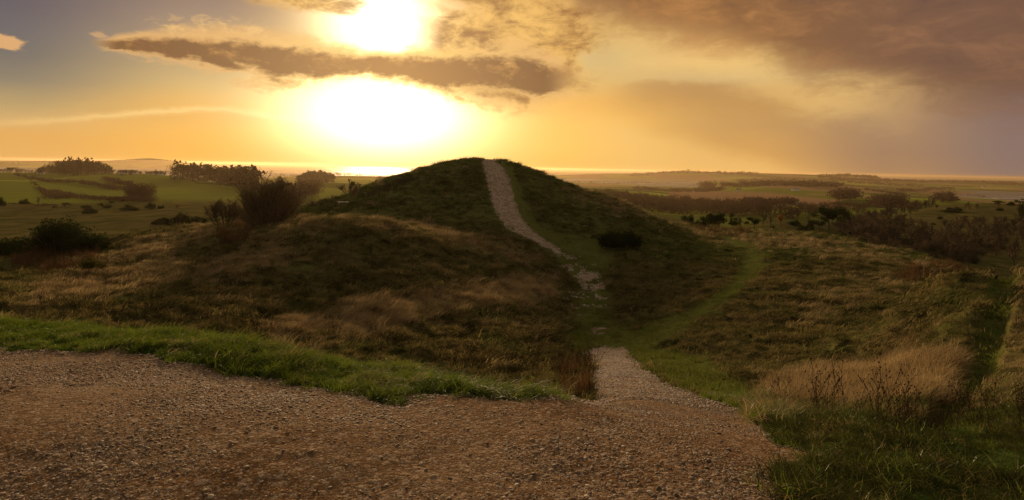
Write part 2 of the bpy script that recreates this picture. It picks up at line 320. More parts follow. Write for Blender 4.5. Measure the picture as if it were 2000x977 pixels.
# control columns: photo column u -> (forward distance, 'v', row) or (forward distance, 'z', height)
V, Z = 'v', 'z'
COLS = {
 0:   [(1.5,Z,-1.68),(3,Z,-1.68),(5,Z,-1.85),(7,V,680),(9,V,640),(11,Z,-3.1),(14,Z,-4.0),(20,Z,-5.3),(26,V,590),(38,V,543),(48,V,515),(58,V,495),(66,Z,-10.5),(90,Z,-14.5),(115,V,478),(150,V,446),(200,V,418),(255,V,400),(300,Z,-27),(420,V,395),(550,V,375),(690,V,352),(850,Z,-32),(1100,V,342.5),(1500,V,338),(2200,Z,-55),(3300,Z,-90),(4500,Z,-112),(6500,Z,-112),(7500,V,315),(8800,Z,-108),(12000,Z,-112)],
 150: [(3,Z,-1.66),(5,Z,-1.85),(6.8,V,688),(8.6,V,648),(10.5,Z,-3.0),(14,Z,-4.2),(20,Z,-5.6),(25,V,600),(36,V,548),(46,V,508),(56,V,482),(64,Z,-9.8),(90,Z,-14.5),(115,V,470),(150,V,440),(200,V,418),(255,V,401),(300,Z,-27),(420,V,396),(560,V,380),(700,V,366),(850,V,352),(1150,V,343.5),(1500,V,340),(2200,Z,-60),(3300,Z,-98),(4500,Z,-112),(7200,Z,-108),(8600,V,314),(10000,Z,-112)],
 300: [(3,Z,-1.65),(5,Z,-1.85),(6.4,V,702),(8,V,661),(10,Z,-3.1),(14,Z,-4.5),(20,Z,-6.1),(24,V,628),(33,V,560),(44,V,500),(54,V,462),(60,V,450),(68,Z,-9.6),(90,Z,-13.5),(115,V,459),(150,V,437),(200,V,417),(250,V,402),(300,Z,-26),(420,V,394),(600,V,374),(780,V,357),(900,V,344),(1050,V,339),(1300,Z,-30),(1800,Z,-72),(2500,Z,-108),(4000,Z,-112),(8000,Z,-112),(8900,Z,-99),(9800,V,310),(11500,Z,-108)],
 440: [(3,Z,-1.65),(5,Z,-1.87),(6.1,V,729),(7.6,V,673),(9.5,Z,-3.1),(14,Z,-4.9),(20,Z,-6.3),(26,V,625),(34,V,545),(44,V,480),(52,V,447),(58,V,437),(66,Z,-8.6),(90,Z,-13),(130,Z,-17.5),(180,V,424),(250,V,403),(320,Z,-27),(500,V,386),(700,V,368),(850,V,362),(1000,Z,-36),(1300,Z,-52),(1800,Z,-84),(2500,Z,-110),(4000,Z,-112),(8500,Z,-112),(9000,Z,-103),(10500,Z,-106)],
 600: [(3,Z,-1.65),(4.5,Z,-1.78),(5.6,V,761),(6.9,V,701),(8.6,Z,-3.0),(12,Z,-4.6),(17,Z,-5.9),(22,V,694),(28,V,632),(34,V,555),(39,V,495),(44,V,437),(49,V,428),(54,Z,-5.7),(62,V,428),(72,V,404),(80,Z,-7.2),(100,Z,-13),(150,Z,-22),(220,Z,-29),(330,V,412),(500,V,388),(700,V,372),(1000,V,360),(1400,V,356),(2000,V,351),(3000,V,347),(4300,V,344),(5000,Z,-101),(6500,Z,-112),(11000,Z,-112)],
 750: [(3,Z,-1.65),(4.2,Z,-1.75),(5.0,V,785),(6.2,V,727),(8,Z,-3.05),(12,Z,-4.8),(17,Z,-6.1),(22,V,700),(27,V,650),(33,V,575),(40,V,500),(47,V,440),(51,V,432),(56,Z,-5.4),(62,V,425),(68,V,400),(76,V,364),(81,V,352),(90,Z,-3.6),(110,Z,-12),(150,Z,-22),(250,Z,-33),(500,Z,-38),(1000,V,366),(1700,V,357),(2600,V,350),(4200,V,345),(5000,Z,-102),(6500,Z,-112),(11000,Z,-112)],
 900: [(3,Z,-1.65),(4.2,Z,-1.75),(4.8,V,782),(5.8,V,758),(8,Z,-3.2),(12,Z,-5.1),(17,Z,-6.5),(24,V,700),(30,V,640),(37,V,565),(44,V,508),(50,V,468),(54,V,458),(57,V,454),(62,V,438),(68,V,400),(74,V,360),(80,V,326),(84,V,316),(90,Z,.62),(97,Z,-1.5),(115,Z,-10),(150,Z,-22),(250,Z,-36),(500,Z,-48),(1000,Z,-55),(2000,Z,-65),(4000,Z,-90),(5000,Z,-106),(11000,Z,-112)],
 1000:[(3,Z,-1.65),(4.2,Z,-1.76),(5.2,V,778),(6.2,Z,-2.4),(9,Z,-3.9),(12,Z,-5.1),(16,Z,-6.2),(24,V,704),(30,V,650),(37,V,595),(45,V,538),(52,V,492),(57,V,470),(62,V,440),(68,V,402),(74,V,364),(80,V,332),(84,V,320),(90,Z,.35),(97,Z,-1.9),(115,Z,-10.5),(150,Z,-22),(250,Z,-38),(500,Z,-48),(1000,Z,-55),(2000,Z,-65),(3500,Z,-92),(4500,Z,-107),(11000,Z,-112)],
 1090:[(3,Z,-1.65),(4.2,Z,-1.76),(5.4,V,778),(7,Z,-2.75),(10,Z,-4.2),(13,Z,-5.2),(17,V,752),(24,V,714),(30,V,683),(38,V,622),(46,V,570),(54,V,526),(60,V,492),(66,V,456),(72,V,418),(78,V,380),(83,V,352),(90,Z,-2.8),(100,Z,-6.6),(125,Z,-17),(160,Z,-26),(280,Z,-44),(500,Z,-50),(1000,Z,-55),(2000,V,367),(3400,V,360),(4400,V,356),(5000,Z,-108),(11000,Z,-112)],
 1200:[(3,Z,-1.65),(4.5,V,838),(6,V,806),(8,V,790),(10,V,780),(16,V,738),(24,V,702),(30,V,684),(38,V,630),(46,V,580),(54,V,535),(60,V,502),(66,V,468),(72,V,441),(78,V,414),(84,V,394),(88,V,388),(95,Z,-6.2),(110,Z,-12),(140,Z,-22),(280,Z,-44),(500,V,408),(800,V,396),(1200,V,386),(1800,V,373),(2600,V,366),(3500,V,361.5),(4200,V,359),(4700,Z,-106),(6300,Z,-106),(6900,V,340),(8200,Z,-104),(11000,Z,-112)],
 1340:[(3,Z,-1.65),(4.5,V,850),(6,V,826),(8,V,805),(10,V,792),(16,V,748),(24,V,700),(32,V,642),(42,V,582),(54,V,530),(66,V,490),(78,V,461),(90,V,446),(94,V,442),(102,Z,-9.7),(125,Z,-16),(200,Z,-31),(350,Z,-44),(550,V,432),(750,V,418),(1000,V,398),(1400,V,388),(2000,V,378),(2600,V,372),(3400,V,367.5),(3900,V,366),(4600,Z,-108),(5600,Z,-106),(6500,V,352),(7200,V,335),(8600,Z,-100),(11000,Z,-112)],
 1500:[(3,Z,-1.7),(5,V,864),(8,V,822),(12,V,785),(18,V,733),(26,V,668),(36,V,600),(50,V,540),(65,V,492),(78,V,465),(90,V,452),(100,Z,-9.8),(130,V,444),(165,V,431),(200,Z,-20),(300,Z,-34),(450,Z,-43),(600,V,422),(800,V,405),(1100,V,392),(1500,V,381),(2000,V,371),(2800,V,363),(4000,V,358),(5500,V,352),(7000,V,339),(9000,Z,-104),(11000,Z,-112)],
 1620:[(3,Z,-1.72),(5,V,868),(8,V,828),(12,V,788),(18,V,735),(26,V,660),(36,V,596),(50,V,540),(64,V,494),(76,V,470),(84,V,462),(95,Z,-10.8),(120,Z,-15),(150,V,462),(190,V,440),(240,Z,-24),(320,Z,-34),(450,Z,-42),(600,V,418),(800,V,404),(1200,V,391),(1800,V,377),(2500,V,366),(3500,V,362),(5500,V,354),(7200,V,343),(9000,Z,-104),(11000,Z,-112)],
 1740:[(3,Z,-1.76),(5,V,872),(8,V,826),(12,V,778),(18,V,720),(26,V,650),(36,V,590),(50,V,538),(62,V,506),(72,V,489),(80,Z,-10.6),(100,Z,-16),(130,Z,-22.5),(170,V,500),(220,V,470),(280,V,446),(330,V,425),(370,Z,-25),(480,Z,-36),(650,V,408),(900,V,399),(1300,V,390),(2000,V,381),(2700,V,374),(3500,V,368),(5000,V,362),(7200,V,353),(9000,Z,-105),(11000,Z,-112)],
 1850:[(3,Z,-1.8),(5,V,870),(8,V,818),(10.5,V,765),(13.5,V,698),(17,V,622),(20,V,572),(22.5,V,548),(27,Z,-5.6),(36,Z,-7.4),(45,Z,-8.4),(55,V,534),(64,V,516),(72,Z,-11),(95,Z,-18),(125,Z,-24.5),(165,V,520),(210,V,492),(260,V,460),(320,V,424),(370,V,404),(400,V,400),(470,Z,-30),(700,Z,-46),(1000,V,397),(1500,V,394),(2100,V,390),(2700,V,384),(3200,Z,-99),(4000,Z,-99),(4700,V,369),(6500,V,358),(8000,V,352),(9000,Z,-106),(11000,Z,-112)],
 2000:[(3,Z,-1.8),(5,V,862),(8,V,787),(11,V,716),(15,V,638),(19,V,578),(22.5,V,541),(27,Z,-5.8),(35,Z,-8.2),(50,Z,-11.5),(75,Z,-18),(105,Z,-24),(150,V,560),(180,V,528),(230,V,480),(280,V,442),(330,V,412),(375,V,399),(450,Z,-27),(700,Z,-50),(1200,Z,-70),(1900,Z,-88),(2600,Z,-103),(3000,Z,-108),(3900,Z,-106),(4400,V,371),(6000,V,362),(8000,V,354.5),(9000,Z,-106),(11000,Z,-112)],
}
COLS[-350] = [(y, k, (q if k == Z else q - 9 if q < 400 else q - 4)) for y, k, q in COLS[0]]
COLS[-900] = [(y, Z, (-q * 0 + (q if k == Z else -(q - horizon_v(0)) / F * y))) for y, k, q in COLS[0]]
COLS[2350] = [(y, Z, (q if k == Z else -(q - horizon_v(2000)) / F * y)) for y, k, q in COLS[2000]]
COLS[2900] = [(y, Z, (q if k == Z else -(q - horizon_v(2000)) / F * y)) for y, k, q in COLS[2000]]
ctl = []
for u, rows in COLS.items():
    for y, k, q in rows:
        if k == Z:
            X = (u - 1000.0) / F * y; zz = q
        else:
            dxx, dzz = ray_dir(u, q); X = float(dxx) * y; zz = float(dzz) * y
        ctl.append((math.atan2(X, y) / 0.42, math.log(math.hypot(X, y)), zz / math.hypot(X, y)))
ctl = np.array(ctl)
# thin plate spline on (azimuth, ln r) of the slope z/r
def _phi(d2): return 0.5 * d2 * np.log(np.maximum(d2, 1e-12))
def _tps(P, val, lam=1e-5):
    n = len(P); d2 = ((P[:, None, :] - P[None]) ** 2).sum(-1)
    A = np.zeros((n + 3, n + 3)); A[:n, :n] = _phi(d2) + lam * np.eye(n)
    A[:n, n] = 1; A[:n, n + 1:] = P; A[n, :n] = 1; A[n + 1:, :n] = P.T
    return np.linalg.solve(A, np.concatenate([val, np.zeros(3)]))
# spline the height in two regimes: slope (z/r) is smooth over the whole range
_w = _tps(ctl[:, :2] * [1.0, 1.6], ctl[:, 2])
TA = np.linspace(-rad(60) / 0.42, rad(60) / 0.42, 300)
TL = np.linspace(math.log(1.2), math.log(14000), 620)
ga, gl = np.meshgrid(TA, TL * 1.6, indexing='ij')
G = np.empty(ga.shape)
for i in range(len(TA)):
    q = np.stack([ga[i], gl[i]], 1)
    d2 = ((q[:, None, :] - (ctl[:, :2] * [1.0, 1.6])[None]) ** 2).sum(-1)
    G[i] = _phi(d2) @ _w[:-3] + _w[-3] + q @ _w[-2:]
def base_z(x, y):
    th = np.arctan2(x, y)
    back = sstep(np.abs(th), rad(60), rad(100))
    a = np.clip(th / 0.42, TA[0], TA[-1]); r = np.hypot(x, y)
    l = np.log(np.clip(r, 1.25, 13900))
    fa = (a - TA[0]) / (TA[1] - TA[0]); fl = (l - TL[0]) / (TL[1] - TL[0])
    ia = np.clip(fa.astype(int), 0, len(TA) - 2); il = np.clip(fl.astype(int), 0, len(TL) - 2)
    fa = fa - ia; fl = fl - il
    g = (G[ia, il] * (1 - fa) + G[ia + 1, il] * fa) * (1 - fl) + (G[ia, il + 1] * (1 - fa) + G[ia + 1, il + 1] * fa) * fl
    z = g * r
    z = z * (1 - sstep(2.6 - r, 0.0, 1.0)) + (-1.68) * sstep(2.6 - r, 0.0, 1.0)
    zb = -1.7 - 12 * sstep(r, 8, 80) - 96 * sstep(r, 80, 3000)
    return z * (1 - back) + zb * back

# ------------------------------------------------------------------ ground-cover zones (areas of ground, by where they lie)
def inpoly(u, v, poly):
    c = np.zeros(np.shape(u), bool); n = len(poly)
    for i in range(n):
        x1, y1 = poly[i]; x2, y2 = poly[(i + 1) % n]
        if y1 == y2: continue
        k = ((y1 > v) != (y2 > v)) & (u < (x2 - x1) * (v - y1) / (y2 - y1) + x1)
        c ^= k
    return c
def segdist(u, v, pts):
    d = np.full(np.shape(u), 1e9)
    for (x1, y1), (x2, y2) in zip(pts[:-1], pts[1:]):
        t = np.clip(((u - x1) * (x2 - x1) + (v - y1) * (y2 - y1)) / ((x2 - x1) ** 2 + (y2 - y1) ** 2), 0, 1)
        d = np.minimum(d, np.hypot(u - x1 - t * (x2 - x1), v - y1 - t * (y2 - y1)))
    return d
def soft(u, v, poly, w):
    """1 inside, fading to 0 over w photo pixels outside/inside the outline"""
    d = segdist(u, v, list(poly) + [poly[0]])
    return np.clip(0.5 + np.where(inpoly(u, v, poly), d, -d) / (2 * w), 0, 1)
GRAVEL_NEAR = [(-3000,690),(-60,686),(0,688),(90,688),(130,697),(180,698),(250,690),(310,702),(322,717),(360,714),(420,722),(470,735),(550,741),(562,756),(600,762),(645,766),(700,778),(740,790),(790,790),(810,781),(900,775),(1000,776),(1085,777),(1166,783),(1160,740),(1150,705),(1134,690),(1160,681),(1195,672),(1222,682),(1250,715),(1290,745),(1340,766),(1440,797),(1462,812),(1492,842),(1515,872),(1600,884),(1650,893),(1560,902),(1520,915),(1512,940),(1530,977),(1560,1100),(1800,4000),(-3000,4000)]
GRAVEL_HILL = [(940,305),(941,320),(950,350),(957,380),(966,410),(975,428),(990,446),(1012,458),(1048,474),(1075,488),(1100,505),(1119,521),(1116,510),(1098,494),(1080,480),(1060,467),(1035,448),(1016,425),(1008,400),(998,370),(992,345),(982,328),(970,318),(966,305)]
TRODDEN = [(1119,515),(1138,548),(1128,600)]
GRAVEL_BITS = [[(1130,536),(1165,533),(1178,552),(1186,585),(1170,590),(1158,568),(1150,552),(1130,558)], [(1103,548),(1118,552),(1122,590),(1112,612),(1104,600)], [(1150,640),(1185,632),(1192,650),(1160,660)],[(1150,600),(1190,590),(1192,606),(1160,610)]]
GREEN_LANE = [(905,420),(965,425),(1005,455),(1065,488),(1110,530),(1128,560),(1120,620),(1100,680),(1130,705),(1240,700),(1300,745),(1420,792),(1500,800),(1380,700),(1290,680),(1370,625),(1440,575),(1500,520),(1500,500),(1470,480),(1425,462),(1400,462),(1450,492),(1448,512),(1420,560),(1330,615),(1240,645),(1200,630),(1190,580),(1180,540),(1200,500),(1160,470),(1090,455),(1050,435),(1020,390),(1000,330),(985,318),(975,318),(1000,400),(940,320),(955,380),(960,420)]
RUT = [(1958,545),(1945,590),(1936,640),(1924,690),(1900,735),(1865,780),(1820,820)]
STRAW = [([(520,640),(640,612),(760,585),(900,562),(1010,545),(1085,548),(1085,575),(1000,590),(880,612),(760,640),(650,668),(540,670)], 1.5, (20, 60)),
         ([(1480,748),(1560,735),(1660,712),(1760,690),(1860,690),(1885,720),(1850,770),(1760,800),(1620,800),(1500,790)], 0.8, (8, 24)),
         ([(150,520),(300,470),(420,440),(430,452),(330,490),(380,530),(440,505),(560,480),(580,500),(480,540),(330,560),(180,590),(60,600),(40,570)], 0.75, (20, 70)),
         ([(600,434),(760,430),(850,440),(950,470),(1060,505),(1040,515),(900,480),(800,455),(680,440),(560,455),(470,470)], 0.7, (36, 60)),
         ([(1880,690),(2000,560),(2400,560),(2400,820),(1950,830),(1860,800)], 0.35, (6, 24)),
         ([(1560,560),(1780,525),(1900,515),(1880,540),(1760,560),(1640,620),(1540,650)], 0.25, (24, 70)),
         ([(1350,455),(1480,455),(1640,475),(1800,510),(1820,530),(1640,500),(1500,480),(1400,475)], 0.6, (50, 96)),
         ([(1100,370),(1180,380),(1290,410),(1350,440),(1340,450),(1230,420),(1130,395)], 0.55, (60, 100))]
FRINGE = [(-900,560),(0,618),(300,640),(500,660),(700,700),(900,742),(1085,772),(1090,778)]
def zones(x, y, z):
    """weights of gravel, short green grass, straw, lush fringe"""
    u, v = project(x, y, z)
    front = (y > 0.8)
    jit = fbm(x * 1.3, y * 1.3, 4, 31) * 14 * np.clip(8 / np.maximum(y, 1), 0.12, 1.0)
    ju, jv = u + jit * 1.6, v + jit
    near = front & (y < 34)
    g = np.where(near, soft(ju, jv, GRAVEL_NEAR, np.clip(40 / np.maximum(y, 1), 3, 8)), 0.0)
    g = np.where((y < 2.2), 1.0, g)
    g = np.where(y > 23, g * np.clip((33 - y) / 5 + fbm(x * 1.2, y * 0.9, 4, 36) * 1.3, 0, 1), g)
    th = np.arctan2(x, y)
    hill = front & (y > 42) & (y < 96)
    hj = fbm(x * 1.6, y * 1.6, 4, 35) * 9
    gh = np.where(hill, soft(u + hj, v + hj * .6, GRAVEL_HILL, 4.0), 0.0)
    fade = np.clip(1.15 - (v - 440) / 90.0, 0.35, 1.0)
    gh = np.where(v > 440, gh * (fbm(x * 0.9, y * 0.9, 4, 5) * 0.9 + fade > 0.45), gh)
    g = np.maximum(g, gh)
    for k, p in enumerate(GRAVEL_BITS):
        s = np.where(front & (y > 24) & (y < 62), soft(u + jit * 2, v + jit * 2, p, 5.0), 0.0)
        thr = [-0.25, 0.0, 0.1, 0.15][k]
        g = np.maximum(g, s * np.clip((fbm(x * 1.1, y * 1.1, 4, 12) - thr) * 4, 0, 1) * [1, .6, .7, .6][k])
    td = np.where(front & (y > 26) & (y < 60), np.clip(1.2 - segdist(u, v, TRODDEN) / 42.0, 0, 1), 0.0)
    g = np.maximum(g, 0.58 * np.clip((td * 0.75 + fbm(x * 1.5, y * 1.1, 4, 37) * 1.2 - 0.66) * 2.5, 0, 1))
    gr = np.where(front & (y > 8) & (y < 96), soft(ju, jv, GREEN_LANE, 12.0) * np.clip(1.1 + fbm(x * 0.7, y * 0.7, 4, 38) * 0.9, 0, 1), 0.0)
    rut = np.where(front & (y > 6) & (y < 32), np.clip(1.7 - segdist(u, v, RUT) / 24.0, 0, 1), 0.0)
    gr = np.maximum(gr, rut)
    st = np.zeros_like(gr)
    for p, wgt, (y0, y1) in STRAW:
        st = np.maximum(st, np.where(front & (y > y0) & (y < y1), wgt * soft(u + jit * 3, v + jit * 3, p, 14.0), 0.0))
    st = st * np.clip(1.0 + fbm(x * 0.5, y * 0.35, 3, 77) * 1.2, 0, 1)
    # strip of lush grass along the lip of the gravel
    lip = front & (u < 1130) & (y < 13)
    fr = np.where(lip, 1 - g, 0.0) * (1 - sstep(y, 9.5, 12.5))
    low = front & (u >= 1440) & (v > 800) & (y < 9)
    fr = np.maximum(fr, np.where(low, (1 - g) * 0.8 * (1 - sstep(y, 7.5, 9)), 0.0))
    tuft = np.where(front & (y < 14), np.clip(1.4 - np.hypot((u - 1485) / 42, (v - 803) / 24), 0, 1), 0)
    fr = np.maximum(fr, tuft * (1 - g))
    return g, gr * (1 - g), st * (1 - g), fr, rut

def micro(x, y, g, gr, fr, rut):
    r = np.hypot(x, y)
    wild = (1 - g) * (1 - 0.72 * gr)
    a = 0.20 * sstep(r, 10, 24) * (1 - sstep(r, 130, 200))
    h = np.abs(fbm(x * 0.33, y * 0.42, 4, 3, 0.6)) - 0.2
    m = a * wild * h * 1.7
    m += sstep(r, 12, 30) * (1 - sstep(r, 100, 160)) * wild * (0.26 * fbm(x * 0.8 + y * .4, y * 0.75, 4, 9, 0.6) + 0.30 * np.abs(fbm(x * 1.2, y * 1.1, 3, 29)) - 0.06)
    m += 0.075 * fr * (fbm(x * 2.3, y * 2.3, 3, 21) + 0.2)
    m += 0.018 * g * fbm(x * 1.3, y * 1.3, 5, 15) * (1 - sstep(r, 30, 60)) + 0.010 * g * fbm(x * 8, y * 8, 4, 19, 0.65) * (r < 14) + 0.03 * g * np.abs(fbm(x * 0.8, y * 0.8, 2, 23)) * (r < 14)
    m -= rut * 0.34
    m += 0.5 * sstep(r, 110, 180) * (1 - sstep(r, 600, 900)) * fbm(x / 22.0, y / 30.0, 4, 40)
    m += 8.0 * sstep(r, 600, 1500) * (1 - 0.6 * sstep(r, 5000, 7000)) * fbm(x / 330.0, y / 480.0, 3, 41)
    return m
def ground(x, y):
    """height of the ground, hummocks included"""
    x = np.asarray(x, float); y = np.asarray(y, float)
    b = base_z(x, y)
    g, gr, st, fr, rut = zones(x, y, b)
    return b + micro(x, y, g, gr, fr, rut)
def hit(u, v, y0=2.0, y1=9000.0, n=900):
    """first ground point seen along photo ray (u, v) between two depths"""
    Y = np.exp(np.linspace(math.log(y0), math.log(y1), n))
    a, b = ray_dir(u, v)
    X, Zr = a * Y, b * Y
    d = Zr - (ground(X, Y) if y0 < 95 else base_z(X, Y))
    k = np.where(d < 0)[0]
    i = int(k[0]) if len(k) else int(np.argmin(d))
    return float(X[i]), float(Y[i]), float(ground(X[i:i+1], Y[i:i+1])[0])
def at(u, Y):
    """ground point in column u at forward depth Y"""
    v = 400.0
    for _ in range(4):
        a, b = ray_dir(u, v); X = float(a) * Y
        z = float(ground(np.array([X]), np.array([Y]))[0]); v = float(project(np.array([X]), np.array([Y]), np.array([z]))[1][0])
    return X, Y, z

# ------------------------------------------------------------------ mesh helpers
def tag(o, label=None, cat=None, group=None, kind=None):
    if label: o['label'] = label
    if cat: o['category'] = cat
    if group: o['group'] = group
    if kind: o['kind'] = kind
    return o
def mesh_np(name, V_, Fc, mat, smooth=True, uv=None):
    """V_ (n,3), Fc (m,3|4) -> linked mesh object"""
    me = bpy.data.meshes.new(name)
    V_ = np.ascontiguousarray(V_, np.float32); Fc = np.ascontiguousarray(Fc, np.int32)
    k = Fc.shape[1]
    me.vertices.add(len(V_)); me.vertices.foreach_set('co', V_.ravel())
    me.loops.add(Fc.size); me.loops.foreach_set('vertex_index', Fc.ravel())
    me.polygons.add(len(Fc)); me.polygons.foreach_set('loop_start', np.arange(0, Fc.size, k, dtype=np.int32))
    try: me.polygons.foreach_set('loop_total', np.full(len(Fc), k, np.int32))
    except Exception: pass
    me.polygons.foreach_set('use_smooth', np.full(len(Fc), bool(smooth)))
    me.update(calc_edges=True)
    if mat: me.materials.append(mat)
    return me
def link(name, me, parent=None, loc=(0, 0, 0), rz=0.0, s=1.0):
    o = bpy.data.objects.new(name, me); sc.collection.objects.link(o)
    o.location = loc; o.rotation_euler = (0, 0, rz); o.scale = (s, s, s) if np.isscalar(s) else s
    if parent: o.parent = parent
    return o
def attr(me, name, arr):
    a = me.attributes.new(name, 'FLOAT', 'POINT'); a.data.foreach_set('value', np.ascontiguousarray(arr, np.float32))

# ------------------------------------------------------------------ materials
def newmat(name):
    m = bpy.data.materials.new(name); m.use_nodes = True
    t = m.node_tree; t.nodes.clear()
    return m, NB(t), t.nodes.new('ShaderNodeOutputMaterial')
def geo(b): return b.n.new('ShaderNodeNewGeometry').outputs['Position']
def att(b, n):
    a = b.n.new('ShaderNodeAttribute'); a.attribute_name = n; return a.outputs['Fac']
def diffuse(b, out, colr, rough=0.9, spec=0.2, bump=None, bd=0.02, bs=0.6):
    p = b.n.new('ShaderNodeBsdfPrincipled')
    b.put(p.inputs['Base Color'], colr); b.put(p.inputs['Roughness'], rough)
    p.inputs['Specular IOR Level'].default_value = spec
    if bump is not None:
        bn = b.n.new('ShaderNodeBump'); bn.inputs['Strength'].default_value = bs; bn.inputs['Distance'].default_value = bd
        b.put(bn.inputs['Height'], bump); b.l.new(bn.outputs[0], p.inputs['Normal'])
    b.l.new(p.outputs[0], out.inputs['Surface'])
    return p

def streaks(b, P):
    """wind-combed clumps: long in one ground direction, dark gaps painted as shade between tussocks"""
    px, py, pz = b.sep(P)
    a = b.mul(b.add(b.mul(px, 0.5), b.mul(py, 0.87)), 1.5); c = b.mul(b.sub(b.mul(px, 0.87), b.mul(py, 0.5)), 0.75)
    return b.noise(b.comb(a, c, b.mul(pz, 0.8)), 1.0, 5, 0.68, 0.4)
def ground_material():
    m, b, out = newmat('ground_cover')
    P = geo(b)
    G_, R_, S_, L_ = att(b, 'gravel'), att(b, 'green'), att(b, 'straw'), att(b, 'lush')
    FAR = att(b, 'far'); FC = att(b, 'fieldtone'); PL = att(b, 'plough')
    n1 = b.noise(P, 0.35, 5, 0.6); n2 = b.noise(P, 2.3, 5, 0.65); n3 = b.noise(P, 14.0, 5, 0.7); n4 = b.noise(P, 0.03, 4, 0.6)
    heath = b.mix(b.ss(n2, 0.35, 0.65), (0.05, 0.046, 0.016), (0.12, 0.088, 0.036))
    PY = b.sep(P)[1]; BG = b.ss(b.add(PY, b.mul(n1, 14.0)), 60.0, 72.0)
    heath = b.mix(b.m('MAXIMUM', b.mul(b.ss(n1, 0.45, 0.62), 0.6), b.mul(BG, 0.75)), heath, (0.10, 0.115, 0.03))
    heath = b.mix(b.ss(n3, 0.5, 0.8), heath, (0.17, 0.12, 0.055))
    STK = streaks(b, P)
    heath = b.mix(b.mul(b.ss(STK, 0.50, 0.40), 0.75), heath, (0.018, 0.022, 0.008))  # shade between tussocks painted into the heath colour
    strw = b.mix(n3, (0.30, 0.19, 0.085), (0.42, 0.29, 0.14))
    grn = b.mix(n3, (0.06, 0.078, 0.016), (0.115, 0.135, 0.03))
    grn = b.mix(b.ss(n2, 0.45, 0.7), grn, (0.11, 0.095, 0.035))
    c = b.mix(b.mul(S_, 0.45), heath, strw); c = b.mix(R_, c, grn)
    c = b.mix(L_, c, (0.03, 0.06, 0.01))
    # pasture and fields further off
    past = b.mix(b.ss(b.noise(P, 0.12, 5, 0.65), 0.35, 0.7), (0.048, 0.052, 0.015), (0.125, 0.10, 0.034))
    past = b.mix(b.mul(b.ss(b.noise(P, 0.035, 5, 0.7), 0.45, 0.62), 0.6), past, (0.09, 0.07, 0.03))
    gfield = b.mix(FC, (0.04, 0.055, 0.013), (0.24, 0.27, 0.03))
    gfield = b.mix(b.mul(b.ss(n4, 0.3, 0.7), 0.4), gfield, (0.09, 0.10, 0.03))
    pl = b.mix(n4, (0.15, 0.09, 0.05), (0.26, 0.16, 0.09))
    far = b.mix(PL, gfield, pl)
    fr = b.mix(b.ss(FAR, 0.5, 1.0), past, far)
    c = b.mix(b.ss(FAR, 0.0, 0.5), c, fr)
    # gravel: brown sandy fines with pale chips
    v = b.n.new('ShaderNodeTexVoronoi'); b.put(v.inputs['Vector'], P); v.inputs['Scale'].default_value = 38.0
    v2 = b.n.new('ShaderNodeTexVoronoi'); b.put(v2.inputs['Vector'], P); v2.inputs['Scale'].default_value = 95.0
    chip = b.sep(v.outputs['Color'])[0]; chip2 = b.sep(v2.outputs['Color'])[1]
    fines = b.mix(b.noise(P, 3.0, 6, 0.65), (0.06, 0.032, 0.015), (0.195, 0.11, 0.052))
    fines = b.mix(b.mul(b.ss(b.noise(P, 0.9, 4, 0.6), 0.42, 0.6), 0.5), fines, (0.21, 0.145, 0.09))
    gv = b.mix(b.mul(b.ss(chip, 0.72, 0.85), 0.6), fines, (0.34, 0.26, 0.19))
    gv = b.mix(b.mul(b.ss(chip2, 0.3, 0.1), 0.6), gv, (0.10, 0.06, 0.035))
    gv = b.mix(b.mul(b.ss(chip2, 0.8, 0.9), 0.5), gv, (0.38, 0.30, 0.22))
    path = att(b, 'pale')
    gv = b.mix(b.mul(path, b.mad(b.ss(n2, 0.38, 0.62), 0.75, b.mul(n3, 0.25))), gv, (0.42, 0.33, 0.25))
    edge = b.ss(b.add(G_, b.mul(b.sub(n3, 0.5), 1.3)), 0.38, 0.66)
    c = b.mix(edge, c, gv)
    hgt = b.add(b.mul(n3, 0.5), b.add(b.mul(v.outputs['Distance'], -0.35), b.mul(v2.outputs['Distance'], -0.2)))
    hgt = b.mix(edge, b.add(b.mul(n3, 2.4), b.mul(n2, 1.6)), hgt)
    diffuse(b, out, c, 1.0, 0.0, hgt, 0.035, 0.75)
    return m
MG = ground_material()

